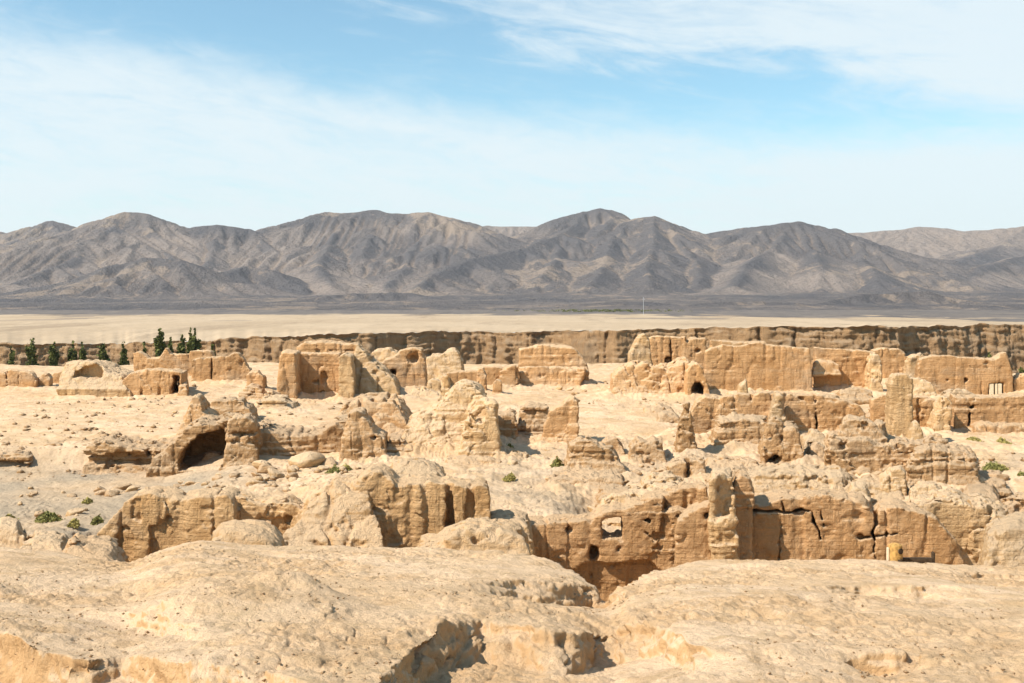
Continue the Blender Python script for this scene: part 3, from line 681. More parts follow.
ruin('leaning_block', 'bright slab leaning against the broad crumbling block', 'boulder', P([(876, 490), (884, 476), (892, 465), (900, 463.5), (906, 471), (902, 482), (897, 490)], 47.5, 1.6, 1.0), 'pale')
_b = empty('front_buttress', (PX(722, 41), 41, -11), 'twin-pillared buttress with a tall niche at the left end of the cracked front wall', 'wall ruin')
part(_b, 'pillar', P([(706, 590), (708, 545), (709, 500), (710, 476), (714, 469), (724, 467), (732, 470), (735, 500), (737, 520), (739, 545), (741, 590)], 40, 3.0, 2.2, rag=.3, mid=False, cuts=[('poly', [(717.5, 516), (717.5, 482), (721, 474), (729, 475), (731, 516)], .6)]), 'pale', er=.35, base_drop=1)
part(_b, 'pillar', P([(731, 590), (732, 500), (734, 475), (740, 469), (749, 472), (753, 488), (752, 510), (755, 590)], 41.2, 3.0, 2.2, rag=.3, mid=False), er=.4, base_drop=1)
part(_b, 'panel', P([(673, 590), (675, 532), (679, 518), (688, 509), (702, 502), (712, 496), (715, 590)], 40.5, 1.3, 1.1, rag=.2, cuts=[('ell', 706, 517, 2, 2, .4)]), er=.4, crumble=.05, base_drop=1)
ruin('front_wall', 'front wall pierced by a small bright window and undercut at its foot', 'wall ruin',
     P([(484, 600), (487, 523), (510, 521), (540, 520), (570, 516), (590, 516), (598, 511), (604, 508), (613, 504), (622, 505), (630, 502), (640, 498), (655, 491), (668, 490), (690, 482), (708, 481), (712, 520), (714, 600)], 42.5, 2.0, 1.7, mid=False, rag=.35, base_drop=1,
       cuts=[('poly', [(603, 540), (603, 523), (607, 519), (621, 518.5), (623, 525), (622.5, 540)], None),
             ('poly', [(572, 610), (560, 586), (570, 571), (586, 564), (606, 566), (628, 560), (648, 561), (662, 572), (668, 610)], .5),
             ('ell', 594, 554, 4.6, 6, 1.0), ('ell', 619, 552, 2.4, 3.4, .7), ('ell', 648, 521, 3.8, 2.6, .6), ('ell', 569, 531, 4, 3, .35), ('crack', [(661, 516), (660, 550)], .4, .2),
             ('poly', [(665.5, 511), (667, 500), (678, 494), (697, 487), (698, 503), (688, 509)], .7)]), 'wall', er=.32, crumble=.07, st=.03)
ruin('rubble_bank', 'bank of broken earth heaped behind the wall with the bright window', 'mound', P([(566, 522), (580, 512), (602, 503), (618, 493), (640, 485), (668, 481), (686, 486), (694, 505), (694, 520)], 47.3, 5, 2.2, mid=False), 'pale', crumble=.6, er=1.3)
# ================================================================== front row, left
ruin('front_wall', 'massive front wall with a blocky right end and shallow panels, centre left', 'wall ruin',
     P([(284, 575), (286, 545), (298, 521), (308, 510), (325, 498), (345, 486), (358, 472), (368, 464), (378, 462.5), (389, 469), (397, 478), (412, 475), (430, 474), (445, 477.5), (465, 479), (480, 476.5), (489, 479), (491.5, 490), (491.5, 520), (490, 575)], 41, 2.6, 2.0, yaw=-.1, mid=False, rag=.35,
       cuts=[('poly', [(388, 545), (389, 492), (402, 487), (411, 489), (412, 514), (423, 515), (424, 482), (441, 480), (446, 490), (447, 545)], .3), ('poly', [(446, 528), (446, 484), (452, 481), (455, 528)], 1.0), ('poly', [(466, 522), (467, 484), (472, 482), (474, 522)], .4),
             ('poly', [(380, 575), (395, 550), (430, 538), (452, 545), (465, 575)], .3)]), er=.5, crumble=.10, st=.03, mat='gold', base_drop=1, shear=.4)
ruin('earth_bank', 'sunlit gullied bank sloping down the left side of the massive front wall', 'mound',
     P([(272, 580), (284, 543), (298, 520), (316, 506), (340, 490), (360, 482), (374, 496), (384, 530), (392, 580)], 38.2, 5, 1.2, mid=False, lean=.9), 'gold', crumble=.30, rill=.14, st=.01, er=.8)
ruin('earth_dome', 'rounded dome of earth behind the massive front wall', 'mound', P([(386, 490), (391, 470), (401, 461), (412, 458.5), (425, 460), (436, 466), (444, 478), (448, 490)], 46.5, 5, 2), 'pale')
ruin('earth_wall', 'low notched wall linking the arched wall to the massive front wall', 'wall ruin', P([(228, 575), (231, 488), (240, 490), (254, 496), (270, 497), (292, 497), (304, 505), (308, 575)], 41.6, 2.4, rag=.4, cuts=[('poly', [(272, 560), (273, 522), (288, 520), (291, 560)], .5)]), 'gold', er=.6, st=.02)
ruin('front_wall', 'bow-fronted pale wall with three smooth hollowed panels, far left of the front row', 'wall ruin',
     P([(88, 580), (89, 537), (97, 527), (104, 519), (113, 510), (122, 499), (135, 490), (148, 487), (165, 489), (180, 490), (195, 488), (212, 488), (228, 486), (234, 490), (239, 505), (241, 580)], 41.5, 2.6, 2.0, mid=False, rag=.35, yaw=-.22,
       cuts=[('poly', [(104, 575), (112, 538), (124, 531), (131, 540), (131, 575)], .32), ('poly', [(147, 575), (147, 528), (163, 523), (166, 497), (184, 494), (185, 575)], .36), ('poly', [(213, 545), (214, 501), (223, 495), (230, 501), (230, 545)], .22),
             ('poly', [(127, 522), (128, 506), (131, 501), (138, 502), (139, 524)], .35)]), 'gold', er=.36, crumble=.07, st=.02, base_drop=1, shear=.3)
ruin('boulder', 'smooth rounded boulder at the crest of the near terrace, left of centre', 'boulder', P([(206, 575), (212, 538), (221, 525), (234, 519), (250, 518), (265, 522), (276, 532), (283, 548), (286, 575)], 31, 3.6, 1.8), 'gold', er=.5, crumble=.06)
ruin('boulder', 'broad flat-backed boulder below the blocky end of the massive front wall', 'boulder', P([(406, 580), (417, 550), (438, 537), (454, 526), (470, 520), (490, 520.5), (510, 525), (524, 533), (530, 550), (534, 580)], 33, 3.6, 2.0), 'gold', er=.6)
ruin('layered_ledge', 'flat shelf behind the broad flat-backed boulder', 'ledge', P([(486, 540), (489, 513), (505, 510.5), (518, 512), (528, 518), (531, 540)], 40.3, 3, 2.5), 'pale')
ruin('boulder', 'tall upright boulder cut by the right edge, behind the near terrace', 'boulder', P([(981, 590), (982.5, 548), (985, 531), (992, 523), (1004, 516), (1014, 513.5), (1028, 516), (1045, 530), (1060, 590)], 33.5, 4, 2.2, mid=False), 'pale', er=.7)
ruin('boulder', 'flat weathered rock by the left edge below the gravel hollow', 'boulder', P([(-14, 560), (-10, 526), (4, 519), (18, 521), (25, 533), (28, 560)], 35, 3, 1.6), 'pale', crumble=.3)
ruin('boulder', 'low long rock between the edge rock and the shaded outcrop', 'boulder', P([(22, 562), (26, 541), (36, 534), (54, 531), (64, 536), (70, 562)], 33.5, 3, 1.6), 'pale', crumble=.3)
ruin('rock_outcrop', 'shaded wedge of rock left of the bow-fronted pale wall', 'boulder', P([(62, 574), (70, 546), (79, 535), (94, 538), (108, 549), (132, 574)], 29.5, 4, 1.6, mid=False), 'wall', st=.10)
# ================================================================== left terrace edge
ruin('layered_ledge', 'long undercut ledge of dark layers left of the cave mouth', 'ledge', P([(80, 474), (83, 455), (88, 445), (105, 443.5), (125, 448), (150, 450), (174, 446), (182, 455), (183, 474)], 61.6, 5, 4.5, fp=True, apron=False, mid=False, cuts=[('poly', [(84, 458), (120, 455), (172, 457), (172, 461), (84, 462)], .7)]), 'strata', st=.28, crumble=.3)
ruin('layered_ledge', 'dark overhanging slab at the left edge of the terrace', 'ledge', P([(-25, 472), (-22, 457), (0, 453.5), (18, 452), (27, 457), (31, 472)], 63, 4, 4, fp=True, apron=False, cuts=[('poly', [(-25, 474), (-20, 459), (26, 460), (30, 474)], 1.2)]), 'strata', st=.25)
ruin('layered_ledge', 'dark overhanging slab behind, just right of the edge slab', 'ledge', P([(22, 466), (27, 452), (40, 446), (60, 445.5), (72, 453), (75, 466)], 65.5, 4, 4, fp=True, apron=False, cuts=[('poly', [(22, 468), (32, 453), (70, 455), (74, 468)], 1.2)]), 'strata', st=.25)
# ================================================================== centre boulders
ruin('boulder', 'large square boulder on a layered plinth near the court shrub', 'boulder',
     [P([(561, 476), (563, 456), (565.5, 444), (577, 438), (588, 439), (600, 444.5), (611, 449), (619, 462), (625, 476)], 54, 3.2, 2.2, mid=False),
      P([(544, 494), (547, 478), (560, 470), (612, 470), (622, 479), (610, 492)], 51.5, 4, 3.2, mid=False)], 'strata', st=.10)
ruin('boulder', 'craggy boulder just behind the large square boulder', 'boulder', P([(599, 459), (602, 441), (608, 434), (618, 435), (623, 445), (626, 459)], 60.5, 2.4, 1.4), 'strata', crumble=.35)
ruin('boulder', 'twin-humped boulder left of the ragged dark spire', 'boulder', P([(628, 465), (632, 446), (638, 438), (648, 441.5), (655, 436.5), (662, 440), (667, 465)], 58.6, 2.8, 1.6, mid=False), 'strata', crumble=.3)
ruin('boulder', 'split boulder group member nearest the twin-pillared buttress', 'boulder', P([(664, 484), (668, 464), (677, 457), (690, 452.5), (704, 457), (710, 484)], 52.7, 2.8, 1.8, mid=False, cuts=[('crack', [(688, 450), (688, 484)], .9, 1.2)]), 'strata', crumble=.3)
ruin('boulder', 'low block shadowed by the ragged dark spire on its right side', 'boulder', P([(655, 425), (659, 416), (664, 411), (674, 411), (680, 416), (681, 425)], 77, 2.4, 1.5), 'strata', crumble=.35)
# ================================================================== low crumbling masses between the walls
FILL = [
    ([(640, 418), (646, 408), (660, 404), (672, 408), (680, 418)], 82, 3, 'low crumbled rise left of the ragged dark spire, on the open court'),
    ([(800, 452), (806, 436), (815, 428), (826, 434), (832, 452)], 60, 3, 'broken block in the gap behind the holed stump'),
    ([(866, 446), (872, 432), (884, 428), (896, 434), (900, 446)], 63.5, 3, 'low broken block at the left foot of the tall white pillar'),
    ([(956, 452), (966, 441), (984, 438), (1006, 441), (1018, 452)], 66, 2, 'thin worn bank below the rightmost middle wall'),
    ([(722, 404), (732, 393), (752, 390), (770, 394), (778, 404)], 84, 4, 'pale bank heaped between the long smooth wall and the cracked middle wall'),
    ([(832, 400), (842, 390), (858, 387), (872, 391), (880, 400)], 90, 3, 'pale fallen heap under the jutting ledge block'),
    ([(700, 500), (704, 482), (716, 470), (735, 466), (752, 470), (762, 484), (766, 500)], 49.5, 4, 'crumbling hump between the twin-pillared buttress and the holed stump'),
    ([(846, 500), (852, 486), (866, 478), (884, 480), (898, 488), (904, 500)], 47, 3, 'ragged low mass just left of the bright leaning slab'),
    ([(940, 505), (948, 492), (966, 486), (990, 488), (1006, 496), (1012, 506)], 46.8, 4, 'rough low bank under the shelf at right'),
    ([(984, 530), (990, 508), (1006, 496), (1030, 490), (1060, 496), (1075, 530)], 45.5, 4, 'broken bank of rock at the right edge above the upright boulder'),
    ([(636, 492), (642, 480), (656, 472), (672, 474), (684, 484), (688, 494)], 50.3, 3, 'dark crumbled hump in the rubble behind the bright window wall'),
    ([(590, 502), (598, 490), (612, 484), (628, 488), (636, 502)], 49, 3, 'small crumbled hump left of the dark one behind the bright window wall'),
    ([(700, 470), (706, 460), (722, 455), (742, 457), (756, 462), (760, 472)], 55, 3, 'low worn bank in front of the heavily layered block'),
    ([(496, 470), (500, 458), (512, 452), (526, 455), (534, 470)], 58, 3, 'low ragged bank below the flat-faced block'),
    ([(806, 462), (810, 446), (818, 440), (826, 446), (828, 462)], 57.5, 2, 'narrow hump filling the gap right of the holed stump'),
    ([(860, 424), (866, 412), (878, 408), (890, 414), (894, 424)], 74, 3, 'low hump at the left end of the square-shouldered wall'),
    ([(938, 410), (944, 392), (960, 388), (975, 392), (984, 398)], 84, 3, 'pale bank on the terrace below the barred window'),
    ([(236, 520), (246, 504), (262, 496), (282, 494), (298, 500), (310, 516)], 46, 5, 'pale bank behind the low notched wall in the left front row'),
    ([(440, 470), (448, 458), (466, 454), (488, 456), (500, 462), (506, 472)], 57, 3, 'thin ledges spreading from the foot of the great pale mound'),
    ([(118, 412), (128, 404), (150, 401), (170, 403), (184, 412)], 88, 5, 'broad low bank before the black doorway'),
    ([(258, 408), (264, 395), (272, 390), (280, 396), (284, 408)], 90, 3, 'small bank against the left corner of the tall square-cornered house'),
    ([(236, 404), (240, 390), (250, 383), (262, 388), (270, 404)], 92, 4, 'crumbled heap below the squat pillar'),
    ([(404, 400), (410, 390), (424, 386), (438, 392), (442, 400)], 96, 3, 'low heap below the niche wall'),
]
for fi, (fp_, fd_, ft_, fl_) in enumerate(FILL):
    ruin('crumbled_bank', fl_, "earth bank", P(fp_, fd_, ft_, ft_*.45, rag=1.3), ('strata', 'pale', 'strata')[fi % 3], crumble=.45, st=.12, er=1.2)

print('ruins', time.time()-T0)
build_ground()
print('ground', time.time()-T0)
# ================================================================== canyon cliff and plateau beyond
def rim_y(x):
    px = 512+F*x/230
    return np.interp(px, [-900, 0, 330, 440, 600, 760, 1024, 1700], [270, 262, 246, 244, 236, 228, 226, 226])
def rim_z(x, y):
    px = 512+F*x/y
    return (HZ-np.interp(px, [-900, 0, 60, 200, 270, 330, 460, 600, 700, 764, 900, 1024, 1500], [346, 343, 343.5, 342, 336.5, 333.5, 332.5, 330, 328, 327, 325.5, 324.5, 323]))/F*y

def cliff():
    xs = np.arange(-210, 215, 0.30).astype(f32)
    t = np.linspace(0, 1, 90).astype(f32)
    X, T = np.meshgrid(xs, t, indexing='ij')
    y0 = rim_y(X)
    b = np.abs(vn(X*0.028, 3.3, 0.2))*22+np.abs(vn(X*0.10, 8.2, 4.4))*6.5
    sl = np.sign(vn(X*0.055, 1.3, 9.2))*sst(0, .25, np.abs(vn(X*0.055, 1.3, 9.2)))
    y0 = y0-6+b+2.5*sl
    zt = rim_z(X, y0)+0.30*vn(X*0.35, 1.1, 0.7)+0.35*vn(X*0.06, 5.1, 0.7)+0.25*vn(X*1.1, 2.1, 0.7)
    Z = zt-T**1.1*26
    dep = zt-Z
    # buttresses, cracks and slight undercuts
    cr1 = np.maximum(1-np.abs(vn(X*0.22+0.25*vn(X*.3, dep*.2, 4.), dep*0.03, 2.2))/0.14, 0); cr2 = np.maximum(1-np.abs(vn(X*0.62, dep*0.06, 6.6))/0.2, 0)
    am = np.clip(.5+1.2*vn(X*0.04, 2.2, 3.3), .1, 1.2)
    fl = 1.1*am*cr1+0.4*cr2*(1.2-am*.6)+0.45*np.abs(vn(X*2.1, dep*0.12, 1.6))+0.9*np.abs(vn(X*0.30, dep*0.05, 3.2))
    lay = 0.8*_P[11].ravel()[(np.floor(dep/0.9+0.3*vn(X*.1, dep*.1, 2.)).astype(int)*29) & 4095]*np.clip(.4+vn(X*.1, dep*.2, 7.), 0, 1)+0.25*vn(X*0.2, 5.0, dep*2.3)
    Y = y0+fl*np.clip(dep/0.8, 0.2, 1)+lay-dep*0.24+0.5*vn(X*0.9, dep*0.9, 3.7)+0.25*vn(X*2.2, dep*2.2, 3.7)
    Xo = X+0.4*vn(X*0.4, dep*0.3, 7.7)
    nr, nc = X.shape
    V = np.stack([Xo, Y, Z], -1).reshape(-1, 3)
    me = mesh_np('cliff', V, grid_faces(nr, nc)[:, ::-1])
    tag(link('cliff', me, M['cliff']), kind='structure')
    return xs, Y[:, 0], Z[:, 0]
cx, cy, cz = cliff()

def dark_line(x): return np.interp(x, [-1500, 1500], [820, 820])

def plateau_material():
    m, nt, b = nodes('plateau_sand'); B = NB(nt)
    geo = B.new('ShaderNodeNewGeometry'); pos = geo.outputs['Position']
    at = B.new('ShaderNodeAttribute', attribute_name='gravel')
    n = B.noise(B.vmul(pos, (0.6, 0.25, 1.0)), 0.03, 6, 0.65); n2 = B.noise(B.vmul(pos, (0.7, 0.22, 1.0)), 0.22, 6, 0.65)
    c = B.mix(B.ramp(n, 0.35, 0.65), (0.47, 0.36, 0.24), (0.40, 0.30, 0.195))
    c = B.mix(B.ramp(n2, 0.52, 0.72, 0, 0.6), c, (0.33, 0.25, 0.165))
    g = B.mix(B.ramp(n2, 0.35, 0.7), (0.130, 0.113, 0.100), (0.19, 0.16, 0.135))
    g = B.mix(B.ramp(n, 0.56, 0.7, 0, 0.8), g, (0.25, 0.205, 0.16))
    n4 = B.noise(B.vmul(pos, (1.0, 0.14, 1.0)), 0.03, 8, 0.72)
    g = B.mix(B.ramp(n4, 0.5, 0.66, 0, 0.85), g, (0.085, 0.078, 0.076))
    c = B.mix(B.ramp(n4, 0.52, 0.66, 0, 0.75), c, (0.29, 0.215, 0.14))
    nt.links.new(B.mix(at.outputs['Fac'], c, g), b.inputs['Base Color'])
    nt.links.new(B.bump(n2, 0.6, 1.0), b.inputs['Normal'])
    return m
M['plateau'] = plateau_material()

def plateau():
    t = np.concatenate([np.linspace(0, 0.06, 24)[:-1], np.linspace(0.06, 1, 200)**1.6*1.0]).astype(f32)
    t = np.unique(t)
    n = len(cx)
    k = np.arange(0, n, 2)
    X0, Y0, Z0 = cx[k], cy[k], cz[k]
    far = 1130.0
    sc = far/Y0
    Tm, _ = np.meshgrid(t, k, indexing='ij')
    Y = Y0[None]+(far-Y0[None])*Tm
    X = X0[None]*(1+(sc-1)[None]*Tm)
    zf = np.interp(Y, [200, 400, 820, 1000, 1300, 1750], [0, 0.12, 0.55, 0.8, 1, 1.0])
    tgt = np.interp(Y, [200, 700, 1000, 1300, 1750], [-8.5, -10.2, -11.2, -9.0, -4.0])
    Z = Z0[None]*(1-sst(0, 0.12, Tm))+tgt*sst(0, 0.12, Tm)
    Z = Z+sst(0, 0.01, Tm)*(0.35*vn(X*0.03, Y*0.06, 1.3)+0.16*vn(X*0.12, Y*0.25, 5.1)+0.10*vn(X*0.5, Y*0.6, 5.1))
    px = 512+F*X/Y
    edge = np.interp(px, [-200, 0, 300, 600, 760, 1024, 1300], [820, 820, 850, 800, 700, 560, 500])
    nz = 90*vn(X*0.012, Y*0.008, 2.2)+60*vn(X*0.05, Y*0.02, 7.2)+40*vn(X*0.13, Y*0.04, 7.2)
    g = sst(-25, 25, Y+nz-edge)
    spots = (vn(X*0.03, Y*0.012, 9.9) > 0.45)*sst(450, 600, Y)*0.6
    V = np.stack([X, Y, Z], -1).reshape(-1, 3)
    me = mesh_np('plateau', V, grid_faces(*X.shape)[:, ::-1][:, ::-1])
    a = me.attributes.new('gravel', 'FLOAT', 'POINT'); a.data.foreach_set('value', np.maximum(g, spots*(1-g)).astype(f32).ravel())
    tag(link('plateau', me, M['plateau']), kind='structure')
plateau()

# ================================================================== hills
RIDGES = [  # (px, py, distance) crest nodes; slope each side
    ([(-40, 236, 3700), (0, 232, 3700), (14, 236, 3650), (32, 226, 3600), (51, 220.5, 3600), (62, 223, 3600), (78, 234, 3550), (92, 236, 3300)], .42),
    ([(80, 236, 3100), (92, 227, 3050), (110, 217, 3000), (125, 212.5, 3000), (145, 214, 3000), (165, 222, 3000), (190, 227, 3000), (218, 225.5, 3000), (250, 230, 3000), (275, 244, 2850)], .40),
    ([(125, 214, 3000), (95, 240, 2700), (55, 262, 2450), (15, 280, 2250)], .36),
    ([(218, 226, 3000), (212, 245, 2800), (206, 262, 2600), (212, 282, 2300)], .36),
    ([(145, 215, 3000), (163, 243, 2750), (172, 262, 2550)], .40),
    ([(70, 290, 2080), (95, 272, 2130), (118, 260, 2180), (145, 254.5, 2200), (180, 256, 2200), (205, 268, 2200), (218, 280, 2180)], .40),
    ([(205, 288, 2150), (225, 270, 2250), (250, 262, 2330), (275, 268, 2300), (300, 282, 2200)], .38),
    ([(235, 243, 3400), (262, 232, 3300), (300, 219.5, 3250), (325, 212.5, 3200), (345, 213, 3200), (380, 210.5, 3200), (386, 214, 3150), (410, 214, 3150), (430, 212.5, 3100), (447, 217, 3100), (457, 224, 3080), (476, 231, 3000)], .42),
    ([(340, 214, 3200), (330, 240, 2850), (318, 262, 2500), (335, 285, 2150)], .40),
    ([(425, 214, 3100), (418, 240, 2850), (405, 262, 2550), (385, 286, 2200)], .40),
    ([(380, 213, 3200), (372, 232, 2950), (362, 252, 2700)], .42),
    ([(465, 230, 4400), (487, 226.5, 4400), (520, 227.5, 4400), (548, 228, 4400), (570, 224, 4400)], .30),
    ([(476, 240, 3500), (510, 236, 3500), (545, 230, 3450), (565, 221, 3400), (585, 211.5, 3400), (600, 208.5, 3400), (611, 210, 3400), (628, 219, 3350), (642, 218, 3200), (655, 216, 3150), (664, 221, 3100), (675, 231, 3000), (690, 240, 2900)], .44),
    ([(590, 212, 3400), (560, 234, 3050), (520, 246, 2800), (470, 256, 2550), (430, 272, 2300), (415, 286, 2150)], .38),
    ([(560, 236, 3050), (556, 255, 2700), (540, 275, 2350)], .38),
    ([(606, 211, 3400), (612, 235, 3000), (605, 258, 2600), (590, 282, 2250)], .40),
    ([(655, 217, 3150), (652, 242, 2800), (645, 262, 2500), (650, 284, 2200)], .40),
    ([(675, 232, 3000), (695, 255, 2700), (700, 275, 2400)], .40),
    ([(680, 240, 3100), (720, 231, 3100), (760, 227, 3050), (788, 223.5, 3000), (800, 221.5, 3000), (815, 224, 3000), (832, 228, 3000), (848, 233, 3000), (880, 244, 2900), (915, 258, 2750), (945, 270, 2600)], .40),
    ([(795, 223, 3000), (770, 246, 2750), (745, 262, 2500), (735, 282, 2200)], .38),
    ([(805, 223, 3000), (812, 246, 2750), (822, 266, 2450)], .38),
    ([(848, 234, 3000), (862, 255, 2700), (880, 275, 2350)], .38),
    ([(800, 232, 4600), (850, 234, 4600), (885, 231.5, 4600), (920, 227.5, 4600), (945, 229, 4600), (965, 232, 4550), (985, 230.5, 4500), (1005, 229, 4500), (1024, 227, 4500), (1080, 226, 4500), (1160, 232, 4500)], .30),
    ([(1024, 228, 4500), (1000, 246, 4000), (960, 262, 3500)], .30),
    ([(1110, 236, 3500), (1060, 248, 3200), (1000, 262, 2900), (950, 276, 2500)], .34),
    ([(815, 303, 1420), (850, 295, 1470), (890, 290, 1500), (930, 289, 1500), (962, 296, 1470), (990, 303, 1420)], .42), ([(700, 305, 1350), (760, 299, 1400), (810, 304, 1350)], .3), ([(560, 306, 1350), (620, 302, 1400), (670, 306, 1350)], .2),
    ([(-20, 300, 1700), (60, 298, 1750), (130, 301, 1700)], .2), ([(290, 300, 1700), (350, 293, 1800), (410, 291, 1850), (440, 299, 1750)], .26), ([(470, 302, 1680), (540, 298, 1750), (600, 302, 1680)], .2), ([(980, 303, 1750), (1040, 297, 1800)], .3),
    ([(690, 303, 1900), (740, 297, 1950), (780, 296, 1980), (810, 301, 1930)], .26),
    ([(-160, 240, 3400), (-100, 246, 3200), (-40, 262, 2800), (0, 285, 2200)], .36),
    ([(-260, 224, 3400), (-180, 222, 3600), (-100, 230, 3700), (-40, 236, 3700)], .42),
    ([(0, 236, 3700), (-10, 255, 3100), (20, 275, 2500)], .36),
    ([(1240, 222, 3900), (1180, 228, 3800), (1110, 236, 3500)], .36),
]
def hills():
    cell = 7.0
    xs = np.arange(-2750, 2750, cell).astype(f32); ys = np.concatenate([np.arange(1050, 1500, 4.5), np.arange(1500, 5200, cell*1.15)]).astype(f32)
    X, Y = np.meshgrid(xs, ys, indexing='ij')
    wx = X+55*vn(X/260, Y/260, 1.1)+22*vn(X/90, Y/90, 2.1)
    wy = Y+55*vn(X/260, Y/260, 5.1)+22*vn(X/90, Y/90, 6.1)
    base = np.interp(Y, [1050, 1125, 1480, 1750, 2200, 3000, 5200], [-13.5, -11.4, -6.5, -1, 14, 40, 60]).astype(f32)
    H = base.copy(); tone = np.full(X.shape, .3, f32); rt = random.Random(5)
    crest = np.full(X.shape, 1e4, f32)
    for nodes_, sl in RIDGES:
        Dn = nodes_[len(nodes_)//2][2]
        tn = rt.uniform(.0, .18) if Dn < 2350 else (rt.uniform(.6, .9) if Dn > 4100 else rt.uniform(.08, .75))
        N = [(PX(a, D), D, PZ(b, D)+(11 if D > 2850 else 3)) for a, b, D in nodes_]
        for a, b in zip(N[:-1], N[1:]):
            ex, ey = b[0]-a[0], b[1]-a[1]; L = ex*ex+ey*ey
            t = np.clip(((wx-a[0])*ex+(wy-a[1])*ey)/L, 0, 1)
            # use unwarped coordinates along the crest so the skyline keeps its place
            t2 = np.clip(((X-a[0])*ex+(Y-a[1])*ey)/L, 0, 1)
            d = np.sqrt((wx-a[0]-ex*t)**2+(wy-a[1]-ey*t)**2)
            d2 = np.sqrt((X-a[0]-ex*t2)**2+(Y-a[1]-ey*t2)**2)
            d = np.where(d2 < 160, d2+(d-d2)*sst(20, 160, d2), d)
            zc = a[2]+(b[2]-a[2])*t2
            rise = zc-base
            w = rise/sl*1.35
            q = np.clip(d/np.maximum(w, 1), 0, 1)
            prof = (1-q)**1.35*(1+0.35*q)
            h = base+rise*prof-3*np.exp(-(d/14)**2)*0
            up_ = (rise > 0) & (h > H)
            tone = np.where(up_, tn+(.3-tn)*q**3-.45*np.exp(-(q/.13)**2)*(Dn < 4100), tone); H = np.where(up_, h, H)
    H = H+2.0*vn(X/70, Y/70, 3.3)+1.5*vn(X/30, Y/30, 4.4)
    low = sst(2300, 1700, Y); rgt = sst(-100, 500, X)
    H = H+low*sst(1125, 1350, Y)*((2.5+4*rgt)*np.abs(vn(X/110, Y/160, 8.3))+(1.5+2*rgt)*np.abs(vn(X/38, Y/60, 2.3))+.8*vn(X/15, Y/25, 4.3))
    nx, ny = X.shape
    # ---- stream erosion
    H0 = H.copy()
    idx = np.arange(nx*ny, dtype=np.int64).reshape(nx, ny)
    offs = [(-1, -1), (-1, 0), (-1, 1), (0, -1), (0, 1), (1, -1), (1, 0), (1, 1)]
    A = np.ones(nx*ny)
    for it in range(16):
        Hp = np.pad(H, 1, mode='edge')
        best = np.full((nx, ny), 1e-4, f32); rec = idx.copy()
        for a, b in offs:
            s = (H-Hp[1+a:1+a+nx, 1+b:1+b+ny])/(cell*math.hypot(a, b*1.15))
            s = s+0.01*vn(X*0.9+it, Y*0.9+a*3, b*5.0)*(s > 0)
            ok = s > best
            if a < 0: ok[0] = False
            if a > 0: ok[-1] = False
            if b < 0: ok[:, 0] = False
            if b > 0: ok[:, -1] = False
            best = np.where(ok, s, best); rec = np.where(ok, idx+a*ny+b, rec)
        r = rec.ravel(); own = r != idx.ravel()
        A = np.ones(nx*ny)
        for k in range(70 if it < 15 else 140):
            A = 1+np.bincount(r[own], weights=A[own], minlength=nx*ny)
        Ar = A.reshape(nx, ny).astype(f32)
        ero = 0.85*np.minimum(Ar, 900)**0.45*best*cell*0.20
        zr = H.ravel()[r].reshape(nx, ny)
        ero = np.minimum(ero, np.maximum(H-zr, 0)*0.7)
        H = H-ero
        # soil creep
        Hp = np.pad(H, 1, mode='edge')
        lap = Hp[:-2, 1:-1]+Hp[2:, 1:-1]+Hp[1:-1, :-2]+Hp[1:-1, 2:]-4*H
        H = H+0.02*lap
    cut = H0-H
    rg = np.clip((H-base)/60, .15, 1)
    H = H+rg*(2.0*vn(X/60, Y/60, 2.2)-1.2*np.maximum(1-np.abs(vn(X/34, Y/70, 5.2))/.3, 0)+0.6*vn(X/17, Y/17, 1.2)-0.7*np.abs(vn(X/10, Y/16, 7.2)))
    wash = sst(2.2, 5.2, np.log(Ar+1)+0.9*vn(X/120, Y/120, 3.0))
    V = np.stack([X, Y, H], -1).reshape(-1, 3)
    me = mesh_np('hills', V, grid_faces(nx, ny)[:, ::-1])
    a = me.attributes.new('wash', 'FLOAT', 'POINT'); a.data.foreach_set('value', wash.astype(f32).ravel())
    a = me.attributes.new('tone', 'FLOAT', 'POINT'); a.data.foreach_set('value', (tone+.25*vn(X/150, Y/150, 2.)+.15*vn(X/50, Y/50, 3.)).astype(f32).ravel())
    m, nt, b = nodes('hill_gravel'); B = NB(nt)
    to = B.new('ShaderNodeAttribute', attribute_name='tone')
    geo = B.new('ShaderNodeNewGeometry'); pos = geo.outputs['Position']
    at = B.new('ShaderNodeAttribute', attribute_name='wash')
    sp = B.new('ShaderNodeSeparateXYZ'); nt.links.new(pos, sp.inputs[0])
    n1 = B.noise(pos, 0.0032, 6, 0.62, 0.8); n2 = B.noise(pos, 0.02, 6, 0.66); n3 = B.noise(pos, 0.07, 6, 0.7)
    c = B.mix(B.ramp(n1, 0.4, 0.62), (0.122, 0.113, 0.112), (0.155, 0.136, 0.126))
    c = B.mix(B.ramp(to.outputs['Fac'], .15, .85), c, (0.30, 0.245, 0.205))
    c = B.mix(B.ramp(n3, 0.45, 0.7, 0, 0.5), c, (0.105, 0.095, 0.093))
    tan = B.mix(n2, (0.40, 0.305, 0.225), (0.30, 0.235, 0.18))
    wsh = B.math('MULTIPLY', at.outputs['Fac'], B.ramp(n1, 0.36, 0.58, 0.12, 0.9))
    n5 = B.noise(B.vmul(pos, (1.0, 0.35, 1.6)), 0.03, 8, 0.7, 1.0)
    expo = B.ramp(B.math('ADD', n2, B.math('MULTIPLY', B.math('SUBTRACT', n1, 0.5), 1.6)), 0.60, 0.74, 0, 0.75)
    c = B.mix(B.ramp(n5, 0.56, 0.70, 0, 0.45), c, (0.085, 0.076, 0.074))
